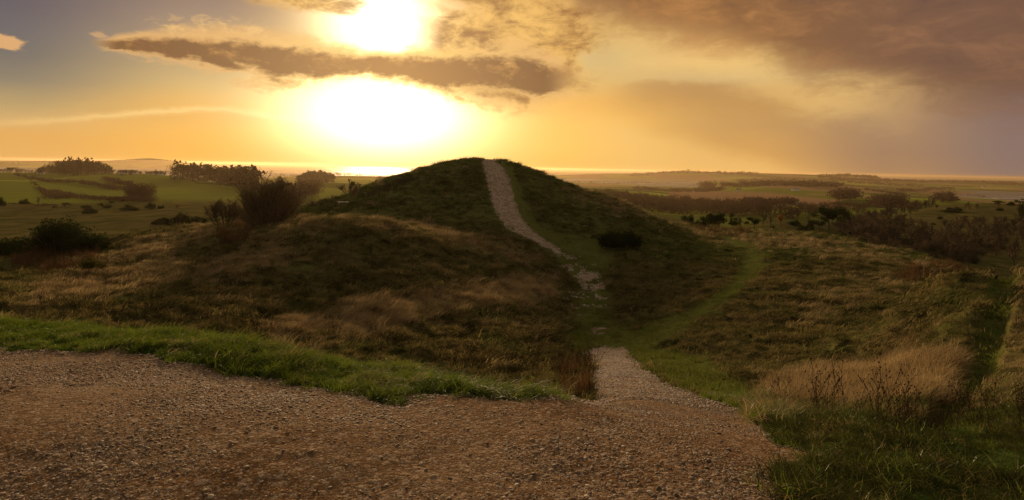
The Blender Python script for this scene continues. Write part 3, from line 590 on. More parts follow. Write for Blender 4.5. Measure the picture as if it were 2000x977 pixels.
# ------------------------------------------------------------------ ground sheet (a fan of rings out past the far shore)
def build_ground():
    thf = np.linspace(rad(-46), rad(46), 760)
    ths = np.concatenate([np.linspace(rad(-180), rad(-62), 40)[:-1], np.linspace(rad(-62), rad(-46), 40)[:-1], thf, np.linspace(rad(46), rad(62), 40)[1:], np.linspace(rad(62), rad(180), 40)[1:]])
    rs = np.concatenate([np.exp(np.linspace(math.log(0.25), math.log(2.6), 14))[:-1], np.exp(np.linspace(math.log(2.6), math.log(120), 640))[:-1], np.exp(np.linspace(math.log(120), math.log(13500), 420))])
    T, R = np.meshgrid(ths, rs, indexing='ij')
    X, Y = R * np.sin(T), R * np.cos(T)
    B = base_z(X, Y)
    g, gr, st, fr, rut = zones(X, Y, B)
    Zz = B + micro(X, Y, g, gr, fr, rut)
    n, k = X.shape
    idx = np.arange(n * k).reshape(n, k)
    a = idx[:-1, :-1].ravel(); b_ = idx[1:, :-1].ravel(); c = idx[1:, 1:].ravel(); d = idx[:-1, 1:].ravel()
    faces = np.stack([a, d, c, b_], 1)
    verts = np.stack([X.ravel(), Y.ravel(), Zz.ravel()], 1)
    far = 0.5 * sstep(R, 62, 95) + 0.5 * sstep(R, 430, 560)
    # the mounds themselves stay heath although they lie beyond 62 m
    mound = (Y < 104) & (Zz > -11.5)
    far = np.where(mound, 0.0, far)
    u, v = project(X, Y, Zz)
    # field parcels: big skewed cells
    sx, sy = X / 300.0 + 0.25 * Y / 900.0 + 11, Y / 430.0 + 7
    wx = sx + 0.25 * fbm(X / 700.0, Y / 700.0, 3, 60); wy = sy + 0.25 * fbm(X / 800.0, Y / 800.0, 3, 61)
    xi, yi = np.floor(wx), np.floor(wy)
    best = np.full(X.shape, 9.0); cid = np.zeros(X.shape)
    for ox in (-1, 0, 1):
        for oy in (-1, 0, 1):
            cx, cy = xi + ox, yi + oy
            hh = np.mod(np.sin(cx * 127.1 + cy * 311.7) * 43758.5453, 1.0); h2 = np.mod(np.sin(cx * 269.5 + cy * 183.3) * 43758.5453, 1.0)
            dd = np.maximum(np.abs(cx + 0.2 + 0.6 * hh - wx), np.abs(cy + 0.2 + 0.6 * h2 - wy))
            k_ = dd < best; best = np.where(k_, dd, best); cid = np.where(k_, np.mod(hh * 7.31 + h2 * 3.17, 1.0), cid)
    plough = np.where(cid > 0.62, 1.0, 0.0) * (R > 600) * (u > 1080)
    tone = np.mod(cid * 5.7, 1.0)
    # two broad bare fields the photo shows on the right, and a bright green one below them
    bare = [(1310,372),(1500,376),(1640,392),(1560,400),(1430,403),(1300,392)]
    bright = [(1150,372),(1260,378),(1420,404),(1560,402),(1700,408),(1780,402),(1800,412),(1640,420),(1430,418),(1250,398),(1130,386)]
    Yf = (Y > 500) & (Y < 4500)
    pb = np.where(Yf, soft(u, v, bare, 2.0), 0); gb = np.where(Yf, soft(u, v, bright, 2.0), 0)
    plough = np.maximum(plough * (1 - gb), pb); tone = np.maximum(tone * (1 - 0.3 * gb), gb)
    tone = np.where((Y < 660) & (u > 1200), tone * 0.35, tone)
    pale = np.where((Y > 8) & (Y < 34), sstep(Y, 8.0, 19), 0.0) + np.where(Y > 34, 0.7, 0) + np.where(Y > 52, 0.25, 0) + 0.35 * np.where((Y < 10) & (X < -1.2), np.clip(1 - np.abs(v - 735) / 60, 0, 1), 0)
    data = dict(gravel=g, green=gr, straw=st, lush=fr, far=far, fieldtone=tone, plough=plough, pale=np.clip(pale, 0, 1))
    gf = g.ravel()
    path_face = gf[faces].mean(1) > 0.5
    for name, sel in (('ground', ~path_face), ('gravel_path', path_face)):
        f = faces[sel]
        used = np.unique(f); remap = np.full(len(verts), -1); remap[used] = np.arange(len(used))
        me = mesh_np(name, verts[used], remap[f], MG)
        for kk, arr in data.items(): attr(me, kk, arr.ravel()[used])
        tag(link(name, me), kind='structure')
build_ground()

# ------------------------------------------------------------------ sea
def sea_material():
    m, b, out = newmat('sea_water')
    P = geo(b)
    nn = b.noise(P, 0.012, 9, 0.75)
    px, py, pz = b.sep(P)
    ro = b.ss(b.noise(b.comb(b.mul(px, 0.0012), b.mul(py, 0.0025)), 1.0, 6, 0.7), 0.45, 0.62, 0.08, 0.5)
    bn = b.n.new('ShaderNodeBump'); bn.inputs['Strength'].default_value = 1.0; bn.inputs['Distance'].default_value = 8.0; b.put(bn.inputs['Height'], nn)
    d_ = b.n.new('ShaderNodeBsdfDiffuse'); d_.inputs[0].default_value = (0.10, 0.11, 0.105, 1); b.l.new(bn.outputs[0], d_.inputs['Normal'])
    g_ = b.n.new('ShaderNodeBsdfGlossy'); b.put(g_.inputs['Roughness'], ro); b.l.new(bn.outputs[0], g_.inputs['Normal'])
    mx_ = b.n.new('ShaderNodeMixShader'); mx_.inputs[0].default_value = 0.20
    b.l.new(d_.outputs[0], mx_.inputs[1]); b.l.new(g_.outputs[0], mx_.inputs[2]); b.l.new(mx_.outputs[0], out.inputs['Surface'])
    return m
SEA_Z = -100.0
me = mesh_np('sea', [(-39500, -2000, SEA_Z), (39500, -2000, SEA_Z), (39500, 39500, SEA_Z), (-39500, 39500, SEA_Z)], [(0, 1, 2, 3)], sea_material(), False)
tag(link('sea', me), kind='structure')

# =================================================================== ground cover: grass, weeds, stones
def leafmat(name, ca, cb, trans=0.35, scale=1.5, cc=None, seed=0.0, spec=0.0, comb=False):
    m, b, out = newmat(name)
    P = geo(b)
    n = b.noise(P, scale, 4, 0.6)
    oi = b.n.new('ShaderNodeObjectInfo').outputs['Random']
    f = b.m('ADD', b.mul(b.ss(n, 0.35, 0.65), 0.45), b.mul(oi, 0.6), 0, True)
    c = b.mix(f, ca, cb)
    if cc:
        BG = b.ss(b.add(b.sep(P)[1], b.mul(b.noise(P, 0.35, 5, 0.6), 14.0)), 60.0, 72.0)
        c = b.mix(b.mul(b.m('MAXIMUM', b.mul(b.ss(b.noise(P, scale * 0.35, 4, 0.6), 0.5, 0.65), 0.7), BG), b.ss(oi, 0.05, 0.5)), c, cc)
    if comb: c = b.mix(b.mul(b.ss(streaks(b, P), 0.50, 0.41), 0.8), c, (0.022, 0.028, 0.009))  # same painted shade between tussocks, put into the blade colour
    d = b.n.new('ShaderNodeBsdfDiffuse'); b.l.new(c, d.inputs[0])
    t = b.n.new('ShaderNodeBsdfTranslucent'); b.l.new(c, t.inputs[0])
    mx = b.n.new('ShaderNodeMixShader'); mx.inputs[0].default_value = trans
    b.l.new(d.outputs[0], mx.inputs[1]); b.l.new(t.outputs[0], mx.inputs[2])
    o = mx.outputs[0]
    if spec > 0:
        g = b.n.new('ShaderNodeBsdfGlossy'); g.inputs['Roughness'].default_value = 0.42
        m2 = b.n.new('ShaderNodeMixShader'); m2.inputs[0].default_value = spec
        b.l.new(o, m2.inputs[1]); b.l.new(g.outputs[0], m2.inputs[2]); o = m2.outputs[0]
    b.l.new(o, out.inputs['Surface'])
    return m
def tuft_mesh(name, n, h, rad_, width, lean, curl, mat, seed, segs=3, hvar=0.4, wind=(0.35, -0.1)):
    R = np.random.default_rng(seed)
    base = R.normal(0, rad_ * 0.5, (n, 2)); ang = R.uniform(0, 2 * np.pi, n)
    H = h * (1 - hvar * R.random(n)); dirx = np.cos(ang) * lean + wind[0]; diry = np.sin(ang) * lean + wind[1]
    side = np.stack([-np.sin(ang * 1.7 + R.random(n) * 6), np.cos(ang * 1.7 + R.random(n) * 6)], 1)
    side /= np.linalg.norm(side, axis=1)[:, None]
    Vs, Fs = [], []
    ts = np.linspace(0, 1, segs + 1)
    rows = []
    for t in ts:
        off = t ** 1.8
        cx = base[:, 0] + dirx * H * off * (0.6 + curl); cy = base[:, 1] + diry * H * off * (0.6 + curl)
        cz = H * (t - curl * 0.45 * t ** 2.5) - 0.02 * h
        wv = width * (1 - t ** 1.6) * 0.5 + width * 0.05
        for s in (-1, 1):
            rows.append(np.stack([cx + s * side[:, 0] * wv, cy + s * side[:, 1] * wv, cz], 1))
    A = np.stack(rows, 1)                       # n, 2*(segs+1), 3
    k = 2 * (segs + 1)
    idx = (np.arange(n) * k)[:, None]
    for j in range(segs):
        Fs.append(idx + np.array([2 * j, 2 * j + 1, 2 * j + 3, 2 * j + 2])[None])
    return mesh_np(name, A.reshape(-1, 3), np.concatenate(Fs), mat, False)
def proto_coll(name, meshes):
    c = bpy.data.collections.new(name)
    for i, me in enumerate(meshes):
        o = bpy.data.objects.new('%s_piece' % name, me); c.objects.link(o)
    return c
def scatter(name, pts, coll, idx, rot, scl, label=None):
    """one stuff object: the pieces of a collection instanced on points"""
    n = len(pts)
    me = bpy.data.meshes.new(name); me.vertices.add(n); me.vertices.foreach_set('co', np.ascontiguousarray(pts, np.float32).ravel())
    a = me.attributes.new('turn', 'FLOAT_VECTOR', 'POINT'); a.data.foreach_set('vector', np.ascontiguousarray(rot, np.float32).ravel())
    a = me.attributes.new('size', 'FLOAT_VECTOR', 'POINT'); a.data.foreach_set('vector', np.ascontiguousarray(scl, np.float32).ravel())
    a = me.attributes.new('pick', 'INT', 'POINT'); a.data.foreach_set('value', np.ascontiguousarray(idx, np.int32))
    o = link(name, me)
    ng = bpy.data.node_groups.new('scatter', 'GeometryNodeTree')
    ng.interface.new_socket('Geometry', in_out='INPUT', socket_type='NodeSocketGeometry')
    ng.interface.new_socket('Geometry', in_out='OUTPUT', socket_type='NodeSocketGeometry')
    gi, go = ng.nodes.new('NodeGroupInput'), ng.nodes.new('NodeGroupOutput')
    ip = ng.nodes.new('GeometryNodeInstanceOnPoints'); ci = ng.nodes.new('GeometryNodeCollectionInfo')
    ci.inputs['Collection'].default_value = coll; ci.inputs['Separate Children'].default_value = True; ci.inputs['Reset Children'].default_value = True
    def na(nm, ty):
        q = ng.nodes.new('GeometryNodeInputNamedAttribute'); q.data_type = ty; q.inputs['Name'].default_value = nm
        return [s for s in q.outputs if s.enabled and s.name == 'Attribute'][0]
    ng.links.new(gi.outputs[0], ip.inputs['Points']); ng.links.new(ci.outputs[0], ip.inputs['Instance'])
    ip.inputs['Pick Instance'].default_value = True
    ng.links.new(na('pick', 'INT'), ip.inputs['Instance Index'])
    ng.links.new(na('turn', 'FLOAT_VECTOR'), ip.inputs['Rotation']); ng.links.new(na('size', 'FLOAT_VECTOR'), ip.inputs['Scale'])
    ng.links.new(ip.outputs[0], go.inputs[0])
    md = o.modifiers.new('scatter', 'NODES'); md.node_group = ng
    tag(o, kind='stuff')
    return o
def sample(n, y0, y1, a0, a1, power, seed):
    """points in a sector; radial density r**power per unit r"""
    R = np.random.default_rng(seed)
    q = R.random(n); e = power + 1
    r = (y0 ** e + q * (y1 ** e - y0 ** e)) ** (1 / e)
    th = R.uniform(rad(a0), rad(a1), n)
    x, y = r * np.sin(th), r * np.cos(th)
    b = base_z(x, y); g, gr, st, fr, rut = zones(x, y, b)
    z = b + micro(x, y, g, gr, fr, rut)
    return R, x, y, z, g, gr, st, fr, rut

M_straw = leafmat('dry_grass', (0.15, 0.10, 0.045), (0.50, 0.37, 0.19), 0.35, 0.8)
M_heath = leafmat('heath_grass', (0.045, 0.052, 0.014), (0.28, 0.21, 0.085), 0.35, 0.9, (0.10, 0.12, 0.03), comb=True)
M_green = leafmat('short_grass', (0.07, 0.09, 0.017), (0.15, 0.165, 0.035), 0.4, 0.8, (0.14, 0.13, 0.05))
M_lush = leafmat('lush_grass', (0.045, 0.075, 0.008), (0.13, 0.17, 0.014), 0.55, 3.0, (0.22, 0.20, 0.07), 0, 0.03)
M_turf = leafmat('rough_turf', (0.02, 0.028, 0.008), (0.07, 0.075, 0.018), 0.3, 2.0)
M_rust = leafmat('rusty_stalks', (0.06, 0.034, 0.017), (0.16, 0.09, 0.042), 0.3, 1.0)
M_dark = leafmat('dead_stalks', (0.03, 0.02, 0.012), (0.09, 0.055, 0.03), 0.1, 3.0)

# --- wild grass over the mounds
W1 = (0.55, -0.25)
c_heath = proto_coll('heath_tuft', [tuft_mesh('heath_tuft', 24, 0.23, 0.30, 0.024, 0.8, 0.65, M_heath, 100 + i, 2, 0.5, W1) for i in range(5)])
c_straw = proto_coll('straw_tuft', [tuft_mesh('straw_tuft', 26, 0.42, 0.26, 0.016, 0.40, 0.7, M_straw, 200 + i, 3, 0.5, W1) for i in range(5)])
c_green = proto_coll('green_tuft', [tuft_mesh('green_tuft', 24, 0.10, 0.22, 0.013, 0.7, 0.3, M_green, 300 + i, 2, 0.5) for i in range(4)])
R, x, y, z, g, gr, st, fr, rut = sample(105000, 9.5, 100, -56, 56, 0.35, 11)
patch = fbm(x * 0.22, y * 0.22, 4, 90)
streak = fbm(x * 0.9 + y * 0.25, y * 0.35 - x * 0.2, 3, 91)
p_st = np.clip(st * 1.05 + 0.55 * np.clip(streak * 1.6 + 0.7 * patch - 0.55, 0, 1), 0, 1)
q = R.random(len(x))
wild = (rut < 0.15) & (g < 0.35) & (gr < 0.4) & (fr < 0.3) & (z > -13.0)
is_st = wild & (q < p_st)
is_he = wild & ~is_st & (R.random(len(x)) < 0.92)
is_gr = (g < 0.5) & (gr >= 0.4) & (y < 70) & (R.random(len(x)) < 0.9)
def put(name, sel, coll, k, s0, s1, hvar, tilt=0.12, zrot=None, zmin=False, cvar=0.9):
    n = int(sel.sum()); P = np.stack([x[sel], y[sel], z[sel]], 1)
    cl = fbm(x[sel] * 1.3, y[sel] * 1.3, 3, 97)
    s = R.uniform(s0, s1, n) * (1 + 0.5 * np.clip(patch[sel], -0.6, 0.8)) * (1 + cvar * np.clip(cl, -.6, .7)) * (np.clip(y[sel] / 26, 0.45, 1) if zmin else 1) * np.where((y[sel] > 72) & (R.random(n) < .25), 1.4, 1.0)
    S = np.stack([s, s, s * R.uniform(1 - hvar, 1 + hvar, n)], 1)
    rz = R.uniform(0, 6.28, n) if zrot is None else zrot + R.normal(0, 0.45, n)
    scatter(name, P, coll, R.integers(0, k, n), np.stack([R.normal(0, tilt, n), R.normal(0, tilt, n), rz], 1), S)
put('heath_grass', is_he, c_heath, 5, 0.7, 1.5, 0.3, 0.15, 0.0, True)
put('dry_grass', is_st, c_straw, 5, 0.6, 1.25, 0.25, 0.15, 0.0, True)
put('short_grass', is_gr, c_green, 4, 0.7, 1.4, 0.3)

# --- lush grass along the lip and in the corner
c_lush = proto_coll('lush_tuft', [tuft_mesh('lush_tuft', 40, (0.12, .14, .11, .09, .12, .15)[i], 0.095, 0.0052, 0.75, 0.6, (M_lush, M_lush, M_lush, M_lush, M_lush, M_straw)[i], 400 + i, 4, 0.55, (0.45, -0.15)) for i in range(6)])
LP = np.array([0, 0, 1, 1, 2, 2, 4, 4, 3, 3, 0, 1, 2, 4, 5])
R, x, y, z, g, gr, st, fr, rut = sample(60000, 3.0, 13.0, -52, 52, 0.75, 12)
patch = fbm(x * 1.4, y * 1.4, 3, 92)
uu, vv_ = project(x, y, z)
sel = (fr > 0.12) & (g < 0.75) & (R.random(len(x)) < np.clip(0.15 + 0.75 * fr + 0.8 * patch, 0.08, 1)) & ((g < 0.4) | (R.random(len(x)) < 0.25))
big = (uu > 1440) & (uu < 1530) & (vv_ > 770) & (vv_ < 830)
corner = uu > 1400
put('lush_grass', sel & ~big & ~corner, c_lush, 5, 0.5, 1.15, 0.35, 0.25, 0.0, False, 0.45)
put('verge_dry_grass', sel & ~big & ~corner & (R.random(len(x)) < 0.05), c_straw, 5, 0.12, 0.38, 0.35, 0.25, 0.0)
c_turf = proto_coll('turf_tuft', [tuft_mesh('turf_tuft', 38, 0.085, 0.10, 0.0045, 0.9, 0.6, mt, 430 + i, 3, 0.6, (0.3, -0.1)) for i, mt in enumerate([M_turf, M_turf, M_lush, M_turf, M_heath, M_turf])])
put('rough_turf', sel & ~big & corner, c_turf, 6, 0.45, 1.15, 0.4, 0.3)
put('grass_clump', sel & big, c_lush, 6, 1.1, 1.8, 0.3, 0.25)
# coarse mixed grass on the near right slope and on the drop behind the lip
c_mix = proto_coll('coarse_tuft', [tuft_mesh('coarse_tuft', 34, 0.26, 0.15, 0.0075, 0.5, 0.6, mt, 450 + i, 3, 0.55, (0.4, -0.2)) for i, mt in enumerate([M_heath, M_turf, M_green, M_straw, M_lush])])
sel = (fr <= 0.5) & (g < 0.35) & (rut < 0.1) & (R.random(len(x)) < 0.6)
n = int(sel.sum()); P = np.stack([x[sel], y[sel], z[sel]], 1)
pk = np.where(R.random(n) < 0.25 + 0.5 * st[sel], 3, R.integers(0, 3, n)); pk = np.where((gr[sel] > 0.3) | (R.random(n) < 0.12), 4, pk)
s = R.uniform(0.6, 1.3, n) * np.where((uu[sel] > 1400) & (y[sel] < 8.5), 0.42, 0.8)
scatter('coarse_grass', P, c_mix, pk, np.stack([R.normal(0, .2, n), R.normal(0, .2, n), R.normal(0, .6, n)], 1), np.stack([s, s, s], 1))

# --- tall pale grass on the right below the spur, and rusty stalks
def area_points(poly, y0, y1, n, seed, gmax=0.3):
    """points of ground inside an outline given as seen, between two depths"""
    R = np.random.default_rng(seed); us = [p[0] for p in poly]
    k = n * 30
    u = R.uniform(min(us), max(us), k); Y = (y0 ** 1.5 + R.random(k) * (y1 ** 1.5 - y0 ** 1.5)) ** (1 / 1.5)
    X = (u - 1000) / F * Y; zz = base_z(X, Y)
    X = X + 0.0
    uu, vv = project(X, Y, zz)
    s = inpoly(uu, vv, poly)
    X, Y = X[s][:n], Y[s][:n]
    return R, X, Y, ground(X, Y)
c_tall = proto_coll('tall_dry_tuft', [tuft_mesh('tall_dry_tuft', 34, 0.62, 0.20, 0.010, 0.30, 0.75, M_straw, 500 + i, 4, 0.65, (0.3, -0.2)) for i in range(4)])
R, X, Y, zz = area_points([(1490,752),(1560,735),(1640,722),(1740,700),(1860,690),(1880,712),(1850,762),(1770,792),(1640,800),(1520,792)], 8, 22, 1300, 51)
n = len(X); s = R.uniform(0.55, 1.1, n)
scatter('tall_dry_grass', np.stack([X, Y, zz], 1), c_tall, R.integers(0, 4, n), np.stack([R.normal(0, .2, n), R.normal(0, .2, n), R.normal(0.3, 1.0, n)], 1), np.stack([s, s, s], 1))
c_rust = proto_coll('rusty_tuft', [tuft_mesh('rusty_tuft', 30, 0.95, 0.28, 0.022, 0.18, 0.12, M_rust, 520 + i, 3, 0.5, (0.12, 0)) for i in range(3)])
X_, Y_, Z_ = [], [], []
for poly, y0, y1, k in [([(20,500),(60,480),(190,480),(195,512),(150,530),(40,540)], 40, 60, 420), ([(1740,540),(1800,520),(1900,512),(1920,530),(1880,540),(1780,556)], 32, 70, 150), ([(1090,700),(1150,705),(1163,770),(1100,770)], 9, 24, 60), ([(420,450),(480,440),(500,470),(430,485)], 40, 58, 60), ([(1340,448),(1420,440),(1480,462),(1400,470)], 80, 95, 90)]:
    R, X, Y, zz = area_points(poly, y0, y1, k, 60 + k)
    X_.append(X); Y_.append(Y); Z_.append(zz)
X, Y, zz = map(np.concatenate, (X_, Y_, Z_)); n = len(X); s = R.uniform(0.5, 1.15, n) * np.clip(Y / 45, 0.55, 1)
scatter('rusty_stalks', np.stack([X, Y, zz], 1), c_rust, R.integers(0, 3, n), np.stack([R.normal(0, .1, n), R.normal(0, .1, n), R.uniform(0, 6, n)], 1), np.stack([s, s, s], 1))

# --- dead flower stalks with seed heads
def weed_mesh(seed, h=0.8):
    R = np.random.default_rng(seed); Vs, Fs = [], []
    def stick(p, q, r0, r1):
        p = np.array(p); q = np.array(q); d = q - p; a = np.cross(d, [0.3, 0.5, 0.8]); a /= np.linalg.norm(a); c = np.cross(d, a); c /= np.linalg.norm(c)
        i = len(Vs)
        for P_, r in ((p, r0), (q, r1)):
            for k in range(3): Vs.append(P_ + r * (a * math.cos(k * 2.094) + c * math.sin(k * 2.094)))
        for k in range(3): Fs.append((i + k, i + (k + 1) % 3, i + 3 + (k + 1) % 3, i + 3 + k))
    def head(p, r):
        i = len(Vs)
        for d in ((r, 0, 0), (0, r, 0), (-r, 0, 0), (0, -r, 0)): Vs.append(np.array(p) + d)
        Vs.append(np.array(p) + (0, 0, 1.4 * r)); Vs.append(np.array(p) - (0, 0, r))
        for k in range(4):
            Fs.append((i + k, i + (k + 1) % 4, i + 4, i + 4)); Fs.append((i + (k + 1) % 4, i + k, i + 5, i + 5))
    for s in range(R.integers(2, 5)):
        p = np.array([R.normal(0, .05), R.normal(0, .05), -0.05]); d = np.array([R.normal(0.1, .16), R.normal(0, .14), 1.0]); H = h * R.uniform(.6, 1.1)
        prev = p
        for j in range(1, 6):
            q = p + d * H * j / 5 + np.array([R.normal(0, .01), R.normal(0, .01), 0]); stick(prev, q, .0035, .003); prev = q
            if j >= 2:
                for _ in range(2):
                    a = R.uniform(0, 6.28); L = R.uniform(.05, .16); e = q + np.array([math.cos(a) * L * .7, math.sin(a) * L * .7, L]); stick(q, e, .002, .0015); head(e, R.uniform(.006, .013))
        head(prev, .014)
    V_ = np.array(Vs); Fq = np.array(Fs)
    me = bpy.data.meshes.new('dead_stalk'); me.from_pydata([tuple(v) for v in V_], [], [tuple(dict.fromkeys(f)) for f in Fs]); me.materials.append(M_dark)
    return me
c_weed = proto_coll('dead_stalk', [weed_mesh(600 + i) for i in range(6)])
X_, Y_, Z_ = [], [], []
for poly, y0, y1, k in [([(60,630),(600,662),(900,735),(1060,768),(1060,720),(900,700),(600,640),(60,600)], 9, 26, 230), ([(1450,770),(1560,760),(1760,800),(1700,850),(1500,800)], 6, 11, 26), ([(1700,850),(1990,780),(2040,880),(1760,900)], 4, 8, 70), ([(1080,690),(1160,690),(1165,775),(1080,775)], 9, 24, 60), ([(90,520),(260,500),(300,560),(100,580)], 26, 48, 120)]:
    R, X, Y, zz = area_points(poly, y0, y1, k, 160 + k)
    X_.append(X); Y_.append(Y); Z_.append(zz)
X, Y, zz = map(np.concatenate, (X_, Y_, Z_)); n = len(X); s = R.uniform(0.6, 1.25, n) * np.where(Y < 8, 0.55, 1.0)
scatter('dead_weeds', np.stack([X, Y, zz], 1), c_weed, R.integers(0, 6, n), np.stack([R.normal(0, .12, n), R.normal(0, .12, n), R.uniform(0, 6, n)], 1), np.stack([s, s, s], 1))

# --- stones of the gravel
def stone_mesh(seed, mat):
    import bmesh
    R = np.random.default_rng(seed); bm = bmesh.new(); bmesh.ops.create_icosphere(bm, subdivisions=2, radius=0.5)
    k = R.normal(0, 1, (5, 3)); a = np.array([1.0, R.uniform(.55, .9), R.uniform(.3, .55)])
    for v in bm.verts:
        p = np.array(v.co); f = 1 + 0.20 * sum(math.sin(3.1 * float(p @ kk) + j) for j, kk in enumerate(k)) / 2
        p = p * f * a; v.co = p
    me = bpy.data.meshes.new('pebble'); bm.to_mesh(me); bm.free(); me.materials.append(mat)
    for pl in me.polygons: pl.use_smooth = (seed % 3 == 0)
    return me
def stone_material(pale=False):
    m, b, out = newmat('pale_flint' if pale else 'flint_and_chalk')
    oi = b.n.new('ShaderNodeObjectInfo').outputs['Random']
    P = geo(b)
    c = b.ramp(oi, [(0.0, (0.03, 0.022, 0.018)), (0.25, (0.12, 0.075, 0.045)), (0.6, (0.21, 0.135, 0.08)), (0.82, (0.32, 0.23, 0.155)), (1.0, (0.60, 0.50, 0.38))])
    if pale: c = b.ramp(oi, [(0.0, (0.20, 0.15, 0.11)), (0.5, (0.36, 0.29, 0.22)), (1.0, (0.60, 0.52, 0.43))])
    c = b.mix(b.mul(b.noise(P, 160.0, 3, 0.6), 0.35 if pale else 0.6), c, (0.18, 0.11, 0.06))
    p = diffuse(b, out, c, 0.75, 0.2)
    return m
MST = stone_material()
c_stone = proto_coll('pebble', [stone_mesh(700 + i, MST) for i in range(7)])
R, x, y, z, g, gr, st, fr, rut = sample(230000, 2.3, 9.5, -48, 50, 0.6, 13)
uu, vv_ = project(x, y, z)
pch = fbm(x * 0.9, y * 0.9, 4, 95)
edge = np.clip((1 - g) * 2, 0, 1)
keep = (g > 0.32) & (R.random(len(x)) < np.clip(0.36 + 1.3 * pch + edge + 0.25 * (y > 5.0), 0.10, 1))
x, y, z, g, pch, edge = [q[keep] for q in (x, y, z, g, pch, edge)]
n = len(x)
s = np.exp(R.normal(math.log(0.0098), 0.52, n)) * (1 + 0.5 * np.clip(pch, -.5, 1) + 0.8 * edge); s = np.clip(s, 0.004, 0.036)
scatter('gravel', np.stack([x, y, z + s * 0.0], 1), c_stone, R.integers(0, 7, n), np.stack([R.normal(0, .25, n), R.normal(0, .25, n), R.uniform(0, 6.28, n)], 1), np.stack([s, s, s], 1))
MPL = stone_material(True)
c_pale = proto_coll('pale_pebble', [stone_mesh(720 + i, MPL) for i in range(6)])
R, x, y, z, g, gr, st, fr, rut = sample(60000, 9.5, 34, 0, 22, 0.2, 14)
k = (g > 0.3); x, y, z, g = x[k], y[k], z[k], g[k]; n = len(x)
s = np.clip(np.exp(R.normal(math.log(0.028), 0.4, n)) * (1 + (1 - g)), 0.01, 0.09)
P_ = np.stack([x, y, z + s * 0.1], 1); T_ = np.stack([R.normal(0, .25, n), R.normal(0, .25, n), R.uniform(0, 6.28, n)], 1); S_ = np.stack([s, s, s], 1)
pl_ = R.random(n) < sstep(y, 8.0, 18.0)
scatter('path_stones', P_[pl_], c_pale, R.integers(0, 6, int(pl_.sum())), T_[pl_], S_[pl_])
scatter('gravel', P_[~pl_], c_stone, R.integers(0, 7, int((~pl_).sum())), T_[~pl_], S_[~pl_] * 0.75)
R, x, y, z, g, gr, st, fr, rut = sample(60000, 42, 92, -7, 9, 0.2, 15)
k = (g > 0.25); x, y, z, g = x[k], y[k], z[k], g[k]; n = len(x)
s = np.clip(np.exp(R.normal(math.log(0.055), 0.4, n)) * (1 + (1 - g)), 0.02, 0.16)
scatter('hill_path_stones', np.stack([x, y, z + s * 0.1], 1), c_pale, R.integers(0, 6, n), np.stack([R.normal(0, .25, n), R.normal(0, .25, n), R.uniform(0, 6.28, n)], 1), np.stack([s, s, s], 1))

# =================================================================== trees and bushes
def barkmat(name, ca, cb):
    m, b, out = newmat(name)
    c = b.mix(b.noise(geo(b), 6.0, 5, 0.7), ca, cb)
    oi = b.n.new('ShaderNodeObjectInfo').outputs['Random']
    c = b.mix(b.mul(oi, 0.3), c, cb)
    diffuse(b, out, c, 0.95, 0.05)
    return m
M_bark = barkmat('grey_bark', (0.045, 0.032, 0.022), (0.12, 0.085, 0.055))
M_twig = barkmat('brown_twigs', (0.09, 0.06, 0.035), (0.19, 0.125, 0.065))
M_twigp = barkmat('reddish_twigs', (0.030, 0.023, 0.015), (0.075, 0.054, 0.034))
M_pine = leafmat('pine_needles', (0.012, 0.020, 0.007), (0.035, 0.05, 0.014), 0.2, 2.0)
M_gorse = leafmat('gorse_needles', (0.010, 0.017, 0.006), (0.04, 0.052, 0.014), 0.2, 1.2)
M_gold = leafmat('autumn_leaves', (0.16, 0.075, 0.02), (0.28, 0.15, 0.03), 0.4, 1.2)
M_olive = leafmat('olive_leaves', (0.05, 0.055, 0.012), (0.12, 0.11, 0.025), 0.35, 1.2)
M_wood = leafmat('far_wood_twigs', (0.04, 0.026, 0.018), (0.09, 0.058, 0.036), 0.25, 0.02)
M_conif = leafmat('far_conifer', (0.012, 0.014, 0.008), (0.036, 0.034, 0.017), 0.15, 0.02)

class Tubes:
    def __init__(s): s.V = []; s.F = []; s.n = 0
    def tube(s, P, Rr, k):
        P = np.asarray(P, float); m = len(P)
        d = np.gradient(P, axis=0); d /= np.linalg.norm(d, axis=1)[:, None] + 1e-9
        a = np.cross(d, [0.31, 0.52, 0.79]); a /= np.linalg.norm(a, axis=1)[:, None] + 1e-9
        b = np.cross(d, a)
        an = np.arange(k) * 2 * np.pi / k
        ring = P[:, None] + np.asarray(Rr)[:, None, None] * (a[:, None] * np.cos(an)[None, :, None] + b[:, None] * np.sin(an)[None, :, None])
        s.V.append(ring.reshape(-1, 3))
        i, j = np.meshgrid(np.arange(m - 1), np.arange(k), indexing='ij')
        q = s.n + i * k + j; q2 = s.n + i * k + (j + 1) % k
        s.F.append(np.stack([q, q2, q2 + k, q + k], -1).reshape(-1, 4)); s.n += m * k
    def mesh(s, name, mat): return mesh_np(name, np.concatenate(s.V), np.concatenate(s.F), mat, True)

